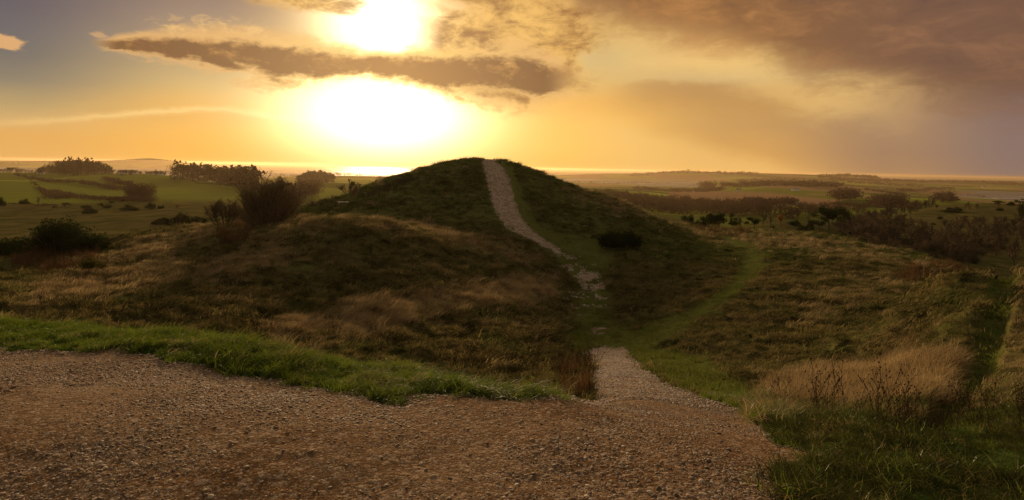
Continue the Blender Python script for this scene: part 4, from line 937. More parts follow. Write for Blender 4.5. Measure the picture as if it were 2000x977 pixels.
def bare_tree(seed, H, stems=1, spread=0.5, levels=4, kids=(7, 6, 6), bark=None, twig=None, twigr=0.009, fan=0.0, low=0.3, droop=0.0, leaves=None, rnd=0.0):
    """leafless tree or shrub: (limb tubes, twig tubes, tips)"""
    R = np.random.default_rng(seed); big, fine = Tubes(), Tubes(); tips = []
    def grow(p, d, L, r, lev):
        m = 5 if lev < 2 else 4
        pts = [p]; dd = d / np.linalg.norm(d)
        for i in range(m - 1):
            dd = dd + R.normal(0, 0.13 + 0.05 * lev, 3) + np.array([0, 0, 0.10 - droop]) ; dd /= np.linalg.norm(dd)
            pts.append(pts[-1] + dd * L / (m - 1))
        rr = np.linspace(r, r * (0.45 if lev < levels - 1 else 0.3), m)
        (big if lev < 2 else fine).tube(pts, rr, 5 if lev < 2 else 3)
        if lev >= levels - 1: tips.append(pts[-1]); return
        n = kids[min(lev, len(kids) - 1)]
        for i in range(n):
            t = R.uniform(low if lev == 0 else 0.2, 1.0); q = t * (m - 1); i0 = min(int(q), m - 2); f = q - i0
            pp = np.array(pts[i0]) * (1 - f) + np.array(pts[i0 + 1]) * f
            ax = R.normal(0, 1, 3); ax -= ax.dot(dd) * dd; ax /= np.linalg.norm(ax)
            ang = R.uniform(0.35, 0.95)
            nd = dd * math.cos(ang) + ax * math.sin(ang); nd[2] = nd[2] * 0.8 + 0.15
            grow(pp, nd, L * R.uniform(0.38, 0.62) * (1.15 - 0.4 * t), max(r * (0.55 - 0.15 * t), twigr), lev + 1)
    for s in range(stems):
        a = s * 2.399 + R.uniform(-.4, .4); rr = math.sqrt((s + 0.5) / stems)
        tilt = (spread * rr) if stems > 1 else R.normal(0, 0.06)
        d = np.array([math.cos(a) * math.sin(tilt), math.sin(a) * math.sin(tilt), math.cos(tilt)])
        L = H * (0.72 if stems == 1 else R.uniform(0.55, 0.78)) * (1 - 0.12 * rr)
        if rnd: L = 0.80 * (H * 0.92 * math.cos(tilt) + rnd * math.sin(tilt)) * R.uniform(0.82, 1.0)
        grow(np.array([math.cos(a) * fan * rr, math.sin(a) * fan * rr, -0.15]), d, L, H * (0.035 if stems == 1 else 0.014), 0)
    return big, fine, np.array(tips)
def leaf_cloud(pts, size, n_per, seed, jitter, flat=0.7):
    """many small leaf faces scattered about given centres"""
    R = np.random.default_rng(seed); c = np.repeat(pts, n_per, 0); n = len(c)
    c = c + R.normal(0, jitter, (n, 3)) * [1, 1, flat]
    a = R.normal(0, 1, (n, 3)); a /= np.linalg.norm(a, axis=1)[:, None]
    b = np.cross(a, R.normal(0, 1, (n, 3))); b /= np.linalg.norm(b, axis=1)[:, None]
    s = size * R.uniform(0.5, 1.3, n)[:, None]
    V_ = np.stack([c - a * s, c - b * s * 0.45, c + a * s, c + b * s * 0.45], 1).reshape(-1, 3)
    return V_, np.arange(4 * n).reshape(n, 4)
def blob_points(blobs, n, seed, shell=0.55):
    """points filling lumpy ellipsoids, denser towards their skin"""
    R = np.random.default_rng(seed); vol = np.array([b[3] * b[4] * b[5] for b in blobs]) ** 0.67; vol = vol / vol.sum()
    k = R.choice(len(blobs), n, p=vol); B = np.array(blobs)[k]
    d = R.normal(0, 1, (n, 3)); d /= np.linalg.norm(d, axis=1)[:, None]
    r = (shell + (1 - shell) * R.random(n)) * (1 + 0.22 * np.sin(d[:, 0] * 5 + B[:, 0] * 9) * np.cos(d[:, 2] * 6 + B[:, 1] * 7))
    return B[:, :3] + d * r[:, None] * B[:, 3:6]

def make_bare(name, seed, H, **kw):
    dome = kw.pop('dome', None)
    leaves = kw.pop('leaves', None); bark = kw.pop('barkm', M_bark); tw = kw.pop('twigm', M_twig)
    big, fine, tips = bare_tree(seed, H, **kw)
    if dome:
        for T_ in (big, fine):
            for i, V0 in enumerate(T_.V):
                q = np.sqrt((V0[:, 0] / dome[0]) ** 2 + (V0[:, 1] / dome[0]) ** 2 + ((V0[:, 2] - dome[1] * .42) / (dome[1] * .58)) ** 2)
                k_ = np.where(q > 0.85, (0.85 + 0.55 * (q - 0.85)) / np.maximum(q, .01), 1.0)
                V0[:, 0] *= k_; V0[:, 1] *= k_; V0[:, 2] = dome[1] * .42 + (V0[:, 2] - dome[1] * .42) * np.where(V0[:, 2] > dome[1] * .42, k_, 1)
    mt = big.mesh('trunk', bark); mc = fine.mesh('crown', tw)
    ml = None
    if leaves:
        V_, F_ = leaf_cloud(tips, 0.11, 5, seed, 0.22); ml = mesh_np('foliage', V_, F_, leaves, False)
    return mt, mc, ml
def make_bush(seed, w, h, d, mat, n=2600, size=0.09, lumps=9, trunk=0.0):
    R = np.random.default_rng(seed); bl = []
    for i in range(lumps):
        x_ = R.uniform(-0.5, 0.5) * w * 0.78; k = math.sqrt(max(0.08, 1 - (2 * x_ / w) ** 2))
        hh = h * k * R.uniform(0.45, 0.98)
        bl.append((x_, R.uniform(-0.35, 0.35) * d, trunk + (h - trunk) * 0.42 * (hh / h), w * R.uniform(.13, .24), d * R.uniform(.2, .34), hh * R.uniform(.40, .52)))
    P_ = blob_points(bl, n, seed, 0.35); P_[:, 2] = np.maximum(P_[:, 2], trunk + 0.02 + 0.05 * R.random(len(P_)))
    V_, F_ = leaf_cloud(P_, size, 3, seed + 1, size * 0.9)
    return mesh_np('foliage', V_, F_, mat, False)
def make_stems(seed, w, h, k=9):
    R = np.random.default_rng(seed); t = Tubes()
    for i in range(k):
        x_ = R.uniform(-.22, .22) * w; e = np.array([x_ * 2.2 + R.normal(0, .1 * w), R.normal(0, .15 * w), h * R.uniform(.5, .8)])
        p0 = np.array([x_ * .4, R.normal(0, .04 * w), -0.15]); mid = (p0 + e) / 2 + R.normal(0, .05 * h, 3)
        t.tube([p0, mid, e], [.03 * h, .02 * h, .006 * h], 5)
    return t.mesh('stem', M_bark)
def make_pine(seed, H, W_, lean=0.0, flat=1.0):
    R = np.random.default_rng(seed); t = Tubes(); bl = []
    top = np.array([lean * H, 0, H * 0.86]); t.tube([(0, 0, -.2), (lean * H * .3 + R.normal(0, .02 * H), R.normal(0, .02 * H), H * .4), top], [H * .035, H * .026, H * .01], 6)
    n = 9
    for i in range(n):
        q = R.uniform(0.32, 1.0); a = i * 2.4 + R.uniform(-.5, .5); rr = W_ * 0.5 * R.uniform(.25, .95) * (1.15 - 0.75 * abs(q - 0.5))
        e = np.array([lean * H * q + math.cos(a) * rr, math.sin(a) * rr, H * (0.25 + 0.65 * q)])
        s_ = np.array([lean * H * q * .8, 0, H * (0.2 + 0.5 * q)])
        t.tube([s_, (s_ + e) / 2 + [0, 0, -.02 * H], e], [H * .014, H * .01, H * .004], 4)
        bl.append((e[0], e[1], e[2], W_ * R.uniform(.15, .26), W_ * R.uniform(.15, .26), H * R.uniform(.07, .13) * flat))
    P_ = blob_points(bl, 900, seed, 0.3); V_, F_ = leaf_cloud(P_, H * 0.028, 3, seed, H * 0.022)
    return t.mesh('trunk', M_bark), mesh_np('crown', V_, F_, M_pine, False)

def tree_thing(name, parts, loc, rz, s, label, cat, group=None, unit=True):
    """Empty at the foot > one child per part"""
    e = bpy.data.objects.new(name, None); sc.collection.objects.link(e)
    e.location = loc; e.rotation_euler = (0, 0, rz); e.scale = (s, s, s) if np.isscalar(s) else s
    tag(e, label, cat, group)
    for pn, me in parts:
        if me is None: continue
        o = link(pn, me); o.parent = e
    return e
def hpx(Y, px): return px / F * Y            # a height seen as px photo pixels at depth Y

# --- prototypes (height about 1 unit x given H; scaled on placing)
P_bare = []
for i in range(6):
    a, b_, c_ = make_bare('bare', 800 + i, 7.0, stems=1, levels=4, kids=(9, 7, 6), twigr=0.016, low=0.22)
    P_bare.append([('trunk', a), ('crown', b_)])
P_rbare = []
for i in range(3):
    a, b_, c_ = make_bare('bare', 830 + i, 7.0, stems=3, spread=0.35, levels=4, kids=(7, 7, 6), twigr=0.02, low=0.2, fan=0.15, twigm=M_twigp)
    P_rbare.append([('trunk', a), ('crown', b_)])
P_pine = []
for i in range(6):
    a, b_ = make_pine(850 + i, 7.0, 6.0 + i % 3, lean=(-.08, .1, 0.02)[i % 3])
    P_pine.append([('trunk', a), ('crown', b_)])
P_bush = []
for i in range(6):
    P_bush.append([('stem', make_stems(870 + i, 3.0, 2.0)), ('foliage', make_bush(870 + i, 3.2, 2.0, 2.6, M_gorse, 900, 0.11))])

# --- the two leafless bushes behind the left spur
bx, by, bz = at(525, 53)
tree_thing('leafless_bush', list(zip(('trunk', 'crown'), make_bare('b', 901, 5.0, stems=30, spread=1.2, levels=4, kids=(9, 8, 7), twigr=0.0052, low=0.15, fan=0.35, rnd=2.3, dome=(2.25, 4.3))[:2])),
           (bx, by, bz - 0.1), 0, (1.06, 1.06, 1.10), 'big round leafless bush with dense upright twigs, standing behind the grassy spur', 'bush')
bx, by, bz = at(438, 54)
tree_thing('leafless_bush', list(zip(('trunk', 'crown'), make_bare('b', 902, 2.8, stems=14, spread=0.95, levels=4, kids=(8, 8, 6), twigr=0.007, low=0.15, fan=0.35, rnd=1.3, dome=(1.15, 2.3), twigm=M_twigp)[:2])),
           (bx, by, bz - 0.05), 0, (1, 1, 1), 'smaller leafless bush at the left side of the big round leafless one', 'bush')
bx, by, bz = hit(684, 385, 60, 90)
tree_thing('leafless_tree', list(zip(('trunk', 'crown'), make_bare('b', 903, 2.5, stems=5, spread=0.75, levels=4, kids=(6, 6, 4), twigr=0.026, low=0.3, fan=0.1)[:2])),
           (bx, by, bz - 0.05), 0.4, hpx(by, 40) / 2.3, 'small leafless tree standing alone low on the left flank of the barrow', 'tree')
# --- the dark bush right of the path
bx, by, bz = hit(1218, 480, 50, 80)
tree_thing('juniper_bush', [('stem', make_stems(911, 4.6, 2.2, 10)), ('foliage', make_bush(911, 4.7, hpx(by, 44), 3.4, M_gorse, 4200, 0.085, 14))],
           (bx, by, bz - 0.1), 0, 1.0, 'wide dark evergreen bush at the foot of the barrow, right of the gravel path', 'bush')
# --- the large dark juniper on the left with a lower one beside it
bx, by, bz = at(118, 50)
tree_thing('juniper_bush', [('stem', make_stems(912, 6.8, 2.6, 12)), ('foliage', make_bush(912, 8.2, hpx(by, 92), 4.4, M_gorse, 8000, 0.095, 17))],
           (bx, by, bz - 0.1), 0, 1.0, 'large spreading dark juniper above the rusty stalks at the left', 'bush')
bx, by, bz = at(18, 53)
tree_thing('juniper_bush', [('stem', make_stems(913, 2.6, 1.6, 6)), ('foliage', make_bush(913, 3.2, hpx(by, 50), 2.4, M_gorse, 2000, 0.09, 8))],
           (bx, by, bz - 0.1), 0, 1.0, 'low dark bush at the left edge, beside the large spreading juniper', 'bush')
bx, by, bz = hit(190, 528, 30, 60)
tree_thing('small_shrub', [('stem', make_stems(914, 1.4, 1.2, 6)), ('foliage', make_bush(914, 1.7, hpx(by, 48), 1.3, M_olive, 700, 0.055, 6))],
           (bx, by, bz - 0.05), 0, 1.0, 'small olive green leafy shrub at the right end of the rusty stalks', 'bush')
# scrub along the left skyline of the barrow
BL = {622: 'lowest bramble, just left of the pale bench below the barrow', 650: 'bramble right behind the pale bench at the foot of the barrow', 712: 'smallest bramble, just right of the small leafless tree on the flank', 728: 'second bramble to the right of the small leafless tree on the flank', 745: 'third bramble to the right of the small leafless tree, on the skyline', 765: 'bramble in the middle of the scrub on the left skyline of the barrow', 786: 'last but one bramble up the left skyline of the barrow', 806: 'topmost bramble of the scrub on the left skyline of the barrow'}
for i, (u, v, w, h) in enumerate([(745, 372, 34, 16), (765, 364, 32, 18), (786, 356, 34, 17), (806, 350, 26, 12), (728, 379, 24, 12), (622, 399, 40, 14), (650, 392, 36, 12), (712, 383, 22, 9)]):
    bx, by, bz = hit(u, v + 3, 60, 92)
    by = by if by < 90 else 78.0
    a, b_, _ = make_bare('b', 920 + i, 1.0, stems=10, spread=1.1, levels=3, kids=(9, 7), twigr=0.008, low=0.1, fan=0.35, twigm=M_twigp)
    tree_thing('bramble', [('stem', a), ('crown', b_)], (bx, by, bz - 0.05), i * 1.1, (hpx(by, w) / 1.3, hpx(by, w) / 1.3, hpx(by, h) / 0.75),
               BL[u], 'bush', 'brambles on the left flank of the barrow')

# --- scattered shrubs and small trees on the pasture at the left
def put_tree(kind, u, v, w, h, label, name, cat, group=None, y0=100, y1=1200, Y=None, seed=0):
    px, py, pz = at(u, Y) if Y else hit(u, v, y0, y1)
    Ht, Wt = hpx(py, h), hpx(py, w)
    if kind == 'bush': parts = P_bush[seed % 6]; sx, sz = Wt / 3.2, Ht / 1.75
    elif kind == 'pine': parts = P_pine[seed % 6]; sx, sz = Wt / (7.0 + 0.0), Ht / 7.2
    elif kind == 'bare': parts = P_bare[seed % 6]; sx, sz = Wt / 6.0, Ht / 7.0
    else: parts = P_rbare[seed % 3]; sx, sz = Wt / 6.0, Ht / 6.4
    return tree_thing(name, parts, (px, py, pz - 0.03 * Ht), seed * 1.7, (sx, sx, sz), label, cat, group)
LB = [
 ('bush', 3, 402, 18, 22, 'dark shrub at the left edge on the far rim of the pasture'),
 ('bush', 48, 397, 16, 13, 'dark rounded shrub on short legs, left of the leafless tree on the pasture rim'),
 ('bush', 176, 418, 24, 17, 'flat spreading dark shrub nearest of the pasture shrubs, alone below the rim'),
 ('bush', 169, 408, 24, 8, 'low dark shrub just behind the flat spreading one on the pasture'),
 ('bush', 196, 401, 9, 8, 'very small pointed shrub on the rim of the pasture'),
 ('bush', 208, 407, 22, 8, 'low mat of dark shrub under the round lollipop tree'),
 ('bush', 250, 412, 31, 14, 'wide dark shrub in the middle of the pasture rim'),
 ('bush', 297, 408, 21, 14, 'rounded dark shrub just right of the wide one on the pasture rim'),
 ('bush', 311, 408, 6, 10, 'narrow upright shrub beside the rounded dark one'),
 ('bush', 318, 407, 5, 8, 'tiny upright shrub at the right end of the pasture row'),
 ('bush', 106, 406, 7, 6, 'tiny dark shrub left of the thin stemmed umbrella tree'),
]
for i, (k, u, v, w, h, lb) in enumerate(LB):
    put_tree(k, u, v, w, h, lb, 'pasture_shrub', 'bush', 'shrubs scattered on the left pasture', 120, 300, seed=i)
put_tree('bare', 76, 398, 18, 20, 'small leafless tree standing alone on the rim of the left pasture', 'leafless_tree', 'tree', None, 120, 300, seed=1)
put_tree('pine', 129, 408, 12, 13, 'thin stemmed umbrella tree alone on the left pasture', 'pine_tree', 'tree', None, 120, 300, seed=2)
put_tree('pine', 218, 405, 13, 14, 'round topped lollipop tree above a low mat of shrub on the pasture', 'pine_tree', 'tree', None, 120, 300, seed=3)
put_tree('rbare', 346, 409, 15, 13, 'thin scrubby little tree at the right of the pasture row', 'leafless_tree', 'tree', None, 120, 300, seed=1)
for i, (u, v, w, h, lb) in enumerate([(322, 437, 44, 17, 'left part of the dark gorse group below the pasture'), (350, 436, 50, 26, 'tallest bush of the dark gorse group below the pasture'), (388, 434, 40, 15, 'right hand bush of the dark gorse group, near the smaller leafless bush'), (344, 443, 32, 9, 'low gorse mound in front of the dark gorse group')]):
    bx, by, bz = hit(u, v, 100, 220)
    tree_thing('gorse_bush', [('stem', make_stems(940 + i, hpx(by, w), hpx(by, h), 6)), ('foliage', make_bush(940 + i, hpx(by, w), hpx(by, h), hpx(by, w) * .6, M_gorse, 1500, 0.16, 9))], (bx, by, bz - .1), 0, 1.0, lb, 'bush', 'gorse bushes below the left pasture')

# --- row of pines and trees beyond the right slope
RB = [
 ('pine', 1347, 445, 22, 22, 128, 'first dark pine at the left end of the row beyond the right slope'),
 ('pine', 1369, 446, 14, 21, 128, 'narrow dark pine between the first pine and the big spreading one'),
 ('pine', 1385, 448, 22, 22, 126, 'lower dark pine leaning against the big spreading pine'),
 ('pine', 1400, 448, 34, 29, 126, 'big spreading dark pine near the left end of the row'),
 ('pine', 1431, 447, 18, 22, 130, 'dark round pine amid leafless trees in the row'),
 ('pine', 1472, 444, 20, 10, 122, 'low round dark pine bush right of the leafless trees in the row'),
 ('rbare', 1446, 447, 22, 24, 132, 'pale leafless tree right after the dark round pine'),
 ('rbare', 1490, 445, 20, 20, 140, 'thin leafless tree behind the low round pine bush'),
 ('bare', 1505, 444, 16, 24, 132, 'upright leafless tree just left of the golden leaved one'),
 ('bush', 1510, 446, 14, 7, 118, 'small dark bush at the foot of the golden leaved tree'),
 ('bush', 1551, 436, 22, 8, 150, 'flat dark bush right of the golden leaved tree'),
 ('bare', 1581, 440, 15, 22, 150, 'leafless tree with an upright fan of branches left of the tallest pine'),
 ('bush', 1580, 441, 18, 10, 146, 'dark bush under the fan shaped leafless tree'),
 ('bush', 1567, 452, 36, 13, 128, 'dark gorse bush on the green slope left of the tallest pine'),
 ('bush', 1568, 458, 58, 9, 122, 'long low gorse bush in front of the other on the green slope'),
 ('pine', 1618, 448, 38, 40, 150, 'tallest dark pine of the row, with a layered crown'),
 ('pine', 1600, 448, 24, 26, 148, 'dark pine at the left shoulder of the tallest pine'),
 ('pine', 1646, 446, 22, 34, 165, 'slim dark pine right of the tallest one'),
 ('bare', 1664, 448, 32, 38, 160, 'broad leafless tree right of the slim pine'),
 ('bush', 1632, 462, 44, 14, 132, 'low dark bush in front of the slim pine'),
 ('bush', 1688, 470, 40, 14, 130, 'dark bush at the upper edge of the wooded hollow'),
]
for i, (k, u, v, w, h, Y, lb) in enumerate(RB):
    nm, ct = {'pine': ('pine_tree', 'tree'), 'bush': ('evergreen_bush', 'bush')}.get(k, ('leafless_tree', 'tree'))
    x0, y0_, z0 = at(u, Y)
    vb = float(project(np.array([x0]), np.array([y0_]), np.array([z0]))[1][0])
    put_tree(k, u, v, w * (1.5 if k == 'pine' else 1.15), max(h, h + (vb - v)) + (11 if k == 'pine' else 7 if k != 'bush' else 2), lb, nm, ct, None, Y=Y, seed=i)
a, b_, c_ = make_bare('g', 990, 3.2, stems=1, levels=4, kids=(8, 6, 4), twigr=0.012, low=0.25, leaves=M_gold)
x0, y0_, z0 = at(1526, 140); vb = float(project(np.array([x0]), np.array([y0_]), np.array([z0]))[1][0])
tree_thing('autumn_tree', [('trunk', a), ('crown', b_), ('foliage', c_)], (x0, y0_, z0), 0, hpx(140, 24 + max(0, vb - 445)) / 3.0, 'golden leaved little tree in the row beyond the right slope', 'tree')

# --- leafless wood in the hollow at the right, bushes among it
def valley_points(poly, y0, y1, n, seed):
    R = np.random.default_rng(seed); k = n * 60; us = [p[0] for p in poly]
    u = R.uniform(min(us), max(us), k); Y = R.uniform(y0, y1, k); X = (u - 1000) / F * Y; zz = base_z(X, Y)
    uu, vv = project(X, Y, zz); s = inpoly(uu, vv, poly)
    X, Y = X[s], Y[s]; keep = []
    for i in range(len(X)):
        if all((X[i] - X[j]) ** 2 + (Y[i] - Y[j]) ** 2 > 9 for j in keep): keep.append(i)
        if len(keep) >= n: break
    X, Y = X[keep], Y[keep]
    return R, X, Y, ground(X, Y)
HOLLOW = [(1625,452),(1660,445),(1700,440),(1740,436),(1790,442),(1830,470),(1880,488),(1950,480),(1960,492),(1900,520),(1850,540),(1790,536),(1740,520),(1690,498),(1640,470)]
R, X, Y, zz = valley_points(HOLLOW, 125, 330, 150, 71)
for i in range(len(X)):
    k = P_rbare[i % 3] if i % 3 else P_bare[i % 6]
    tree_thing('leafless_tree', k, (X[i], Y[i], zz[i] - .1), i * 1.3, float(R.uniform(0.85, 1.25)) * (0.75 + 0.0012 * Y[i]), 'leafless brown tree in the dark wooded hollow at the right', 'tree', 'leafless trees in the wooded hollow')
R, X, Y, zz = valley_points(HOLLOW, 120, 320, 64, 72)
for i in range(len(X)):
    s = float(R.uniform(0.8, 1.7)); tree_thing('evergreen_bush', P_bush[i % 6], (X[i], Y[i], zz[i] - .1), i * 2.3, (s * 1.3, s, s), 'dark evergreen bush among the leafless trees of the wooded hollow', 'bush', 'evergreen bushes in the wooded hollow')
SLOPE = [(1835,450),(1900,436),(2010,436),(2010,500),(1900,500),(1845,478)]
R, X, Y, zz = valley_points(SLOPE, 170, 330, 80, 75)
for i in range(len(X)):
    tree_thing('leafless_tree', (P_rbare if i % 3 else P_bare)[i % 3], (X[i], Y[i], zz[i] - .1), i * 1.7, float(R.uniform(0.7, 1.1)), 'low leafless tree on the dark slope of the hill at the right edge', 'tree', 'leafless trees on the slope at the right edge')
RIM = [(1640,430),(1680,424),(1720,420),(1760,410),(1800,404),(1830,398),(1826,404),(1780,420),(1740,432),(1690,436),(1650,440)]
R, X, Y, zz = valley_points(RIM, 240, 420, 46, 73)
for i in range(len(X)):
    tree_thing('leafless_tree', (P_bare if i % 2 else P_rbare)[i % 3], (X[i], Y[i], zz[i] - .1), i * 1.9, float(R.uniform(0.9, 1.3)), 'leafless tree on the crest of the far side of the wooded hollow', 'tree', 'leafless trees along the crest above the hollow')
RH = [
 ('bush', 1865, 413, 25, 13, 'round dark bush on the right hill, left of its leafless trees'),
 ('bush', 1858, 415, 40, 6, 'long low bush in front of the round dark bush on the right hill'),
 ('pine', 1829, 409, 8, 12, 'small dark pine at the left end of the right hill crest'),
 ('bare', 1884, 410, 14, 18, 'first of the leafless trees on the right hill crest'),
 ('bare', 1894, 411, 20, 22, 'largest leafless tree on the right hill crest'),
 ('rbare', 1907, 408, 14, 16, 'last of the leafless trees on the right hill crest, thin'),
 ('pine', 1949, 404, 22, 14, 'wide dark pine on the skyline of the right hill'),
 ('bush', 1975, 401, 16, 9, 'low dark bush between the two pines on the right hill skyline'),
 ('pine', 1990, 401, 18, 14, 'dark pine near the right edge on the hill skyline'),
 ('bush', 1953, 412, 17, 7, 'flat bush below the wide pine on the right hill'),
 ('bush', 1835, 429, 14, 7, 'small bush alone on the left part of the right hill slope'),
 ('bush', 1822, 438, 8, 5, 'tiny bush near the hollow on the right hill slope'),
 ('pine', 1886, 431, 7, 9, 'tiny pine standing alone in the middle of the right hill slope'),
 ('bush', 1998, 422, 24, 34, 'big dark bush cut by the right edge of the view'),
 ('rbare', 1955, 470, 42, 52, 'large leafless tree on the right hill slope above the hollow'),
 ('rbare', 1930, 475, 34, 48, 'broad leafless tree beside a rust leaved one above the hollow'),
 ('bush', 1938, 484, 44, 12, 'low dark bush row under the broad leafless tree'),
]
for i, (k, u, v, w, h, lb) in enumerate(RH):
    nm, ct = {'pine': ('pine_tree', 'tree'), 'bush': ('evergreen_bush', 'bush')}.get(k, ('leafless_tree', 'tree'))
    put_tree(k, u, v, w, h, lb, nm, ct, None, 140, 430, seed=i + 2)
x0, y0_, z0 = hit(1982, 520, 110, 260)
tree_thing('leafless_tree', P_bare[2], (x0, y0_, z0), 0, hpx(y0_, 50) / 6.6, 'single leafless tree on the grass at the right edge, beyond the near spur', 'tree')
x0, y0_, z0 = at(1936, 66)
vb = float(project(np.array([x0]), np.array([y0_]), np.array([z0]))[1][0])
tree_thing('conical_juniper', [('stem', make_stems(951, .8, 1.6, 5)), ('foliage', make_bush(951, 1.5, hpx(66, max(34, 34 + vb - 540)), 1.3, M_gorse, 1800, 0.07, 9))], (x0, y0_, z0 - .1), 0, 1.0, 'dark conical juniper just behind the grassy spur at the right edge', 'bush')

# =================================================================== far woods, hedges and farms
def card_tree(kind, seed):
    R = np.random.default_rng(seed)
    if kind == 'conifer':
        n = 70; t = R.random(n) ** 0.8; r = 0.17 * (1.02 - t); a = R.uniform(0, 6.28, n)
        P_ = np.stack([r * np.cos(a), r * np.sin(a), 0.08 + 0.92 * t], 1); V_, F_ = leaf_cloud(P_, 0.055, 1, seed, 0.012)
    elif kind == 'pine':
        bl = [(R.normal(0, .12), R.normal(0, .12), R.uniform(.6, .85), .16, .16, .11) for _ in range(5)]
        P_ = blob_points(bl, 70, seed, .4); st = np.stack([R.normal(0, .012, 10), R.normal(0, .012, 10), np.linspace(0, .6, 10)], 1)
        V_, F_ = leaf_cloud(np.concatenate([P_, st]), 0.06, 1, seed, 0.02)
    elif kind == 'bare':
        n = 90; d = R.normal(0, 1, (n, 3)); d /= np.linalg.norm(d, axis=1)[:, None]
        P_ = d * (R.random(n) ** .45)[:, None] * [.26, .26, .36] + [0, 0, .62]; st = np.stack([R.normal(0, .008, 14), R.normal(0, .008, 14), np.linspace(0, .5, 14)], 1)
        V_, F_ = leaf_cloud(np.concatenate([P_, st]), 0.038, 1, seed, 0.01)
    else:
        P_ = blob_points([(R.uniform(-.3, .3), R.uniform(-.3, .3), R.uniform(.3, .55), .3, .3, .3) for _ in range(4)], 60, seed, .4); V_, F_ = leaf_cloud(P_, 0.10, 1, seed, 0.02)
    V_[:, 2] = np.maximum(V_[:, 2], -0.05)
    return V_, F_
CT = {k: [card_tree(k, 60 + 7 * i) for i in range(5)] for k in ('conifer', 'pine', 'bare', 'shrub')}
CM = {'conifer': M_conif, 'pine': M_conif, 'bare': M_wood, 'shrub': M_wood}
CMe = {k: [mesh_np('far_%s' % k, V_, F_, CM[k], False) for V_, F_ in CT[k]] for k in CT}
def poly_points(poly, y0, y1, n, seed, power=0.0):
    R = np.random.default_rng(seed); k = n * 200; us = [p[0] for p in poly]
    out = None
    u = R.uniform(min(us), max(us), k); Y = np.exp(R.uniform(math.log(y0), math.log(y1), k)); X = (u - 1000) / F * Y; zz = base_z(X, Y)
    uu, vv = project(X, Y, zz); s = inpoly(uu, vv, poly)
    X, Y = X[s][:n], Y[s][:n]
    return R, X, Y, (ground(X, Y) if len(X) else X)
def merged(name, items, mats):
    Vs, Fs, n = [], [], 0
    for (x_, y_, z_, w, h, kind, i, a) in items:
        V_, F_ = CT[kind][i % 5]; c, s = math.cos(a), math.sin(a)
        Q = np.stack([(V_[:, 0] * c - V_[:, 1] * s) * w + x_, (V_[:, 0] * s + V_[:, 1] * c) * w + y_, V_[:, 2] * h + z_], 1)
        Vs.append(Q); Fs.append(F_ + n); n += len(Q)
    me = mesh_np(name, np.concatenate(Vs), np.concatenate(Fs), mats, False)
    return tag(link(name, me), kind='stuff')
# the conifer plantation on the left: trees one can tell apart along its skyline
PLANT = [(330,352),(345,358),(380,358),(430,363),(480,372),(500,374),(500,360),(440,352),(340,348)]
R, X, Y, zz = poly_points(PLANT, 560, 1000, 290, 81)
o_ = np.argsort(Y)
for j, i in enumerate(o_):
    kd = 'conifer' if R.random() < .7 else ('pine' if R.random() < .6 else 'bare'); h = R.uniform(18, 28)
    e = link('plantation_tree', CMe[kd][j % 5], None, (X[i], Y[i], zz[i] - .3), j * 1.1, (h * 1.25, h * 1.25, h))
    tag(e, 'tall tree in the dark conifer plantation left of the big leafless bush', 'tree', 'trees of the conifer plantation')
def wood(name, poly, y0, y1, n, seed, kinds, h0, h1, wf=1.1, dome=None):
    R, X, Y, zz = poly_points(poly, y0, y1, n, seed)
    if len(X) == 0: print('EMPTY', name); return
    it = []
    for i in range(len(X)):
        kd = kinds[int(R.integers(len(kinds)))]; h = R.uniform(h0, h1)
        if dome: h *= max(0.3, 1 - ((1000 + F * X[i] / Y[i] - dome[0]) / dome[1]) ** 2)
        it.append((X[i], Y[i], zz[i] - .3, h * wf * R.uniform(.8, 1.2), h, kd, int(R.integers(5)), R.uniform(0, 6)))
    by = {}
    for t in it: by.setdefault('evergreen' if t[5] in ('conifer', 'pine') else 'bare', []).append(t)
    for k, lst in by.items(): merged('%s_%s_wood' % (name, k) if len(by) > 1 else name, lst, M_conif if k == 'evergreen' else M_wood)
wood('hilltop_wood', [(60,340),(80,337),(215,338),(225,343),(150,345),(60,344)], 1050, 1800, 420, 82, ['conifer', 'conifer', 'pine', 'bare'], 18, 36, 1.0, (150, 95))
wood('village_trees', [(0,337),(60,338),(60,344),(0,343)], 1050, 1800, 60, 83, ['bare', 'pine'], 8, 14)
wood('village_garden_trees', [(215,338),(330,338),(335,342),(215,343)], 800, 1500, 90, 84, ['bare', 'pine', 'shrub'], 5, 10)
def hedge(name, pts, y0, y1, n, seed, h0, h1, kind='shrub', wpx=2.0):
    """a hedge or shelter belt along a line given as seen"""
    R = np.random.default_rng(seed); it = []
    P_ = np.array(pts, float); L = np.concatenate([[0], np.cumsum(np.hypot(*np.diff(P_, axis=0).T))])
    for i in range(n):
        q = R.uniform(0, L[-1]); u = np.interp(q, L, P_[:, 0]); v = np.interp(q, L, P_[:, 1]) + R.normal(0, wpx * .5)
        x_, y_, z_ = hit(u, v, y0, y1, 260); h = R.uniform(h0, h1); it.append((x_, y_, z_ - .2, h * 1.5, h, kind, int(R.integers(5)), R.uniform(0, 6)))
    merged(name, it, M_wood)
hedge('hedgerow', [(28,343),(60,349),(100,355),(150,356),(185,361),(215,369),(245,372)], 400, 1400, 170, 85, 4, 7, 'shrub', 2.0)
hedge('hedgerow', [(60,352),(75,366),(88,378),(120,384),(150,386),(190,390),(230,393),(300,393)], 300, 1000, 230, 86, 2.5, 5, 'shrub', 3.0)
hedge('scrub_bank', [(78,372),(100,378),(130,382),(140,384),(110,386),(90,384)], 300, 900, 130, 87, 2.5, 5, 'shrub', 5.0)
hedge('hedgerow', [(205,350),(220,356),(232,360),(250,362),(262,372)], 400, 1200, 60, 88, 5, 9, 'shrub', 2.5)
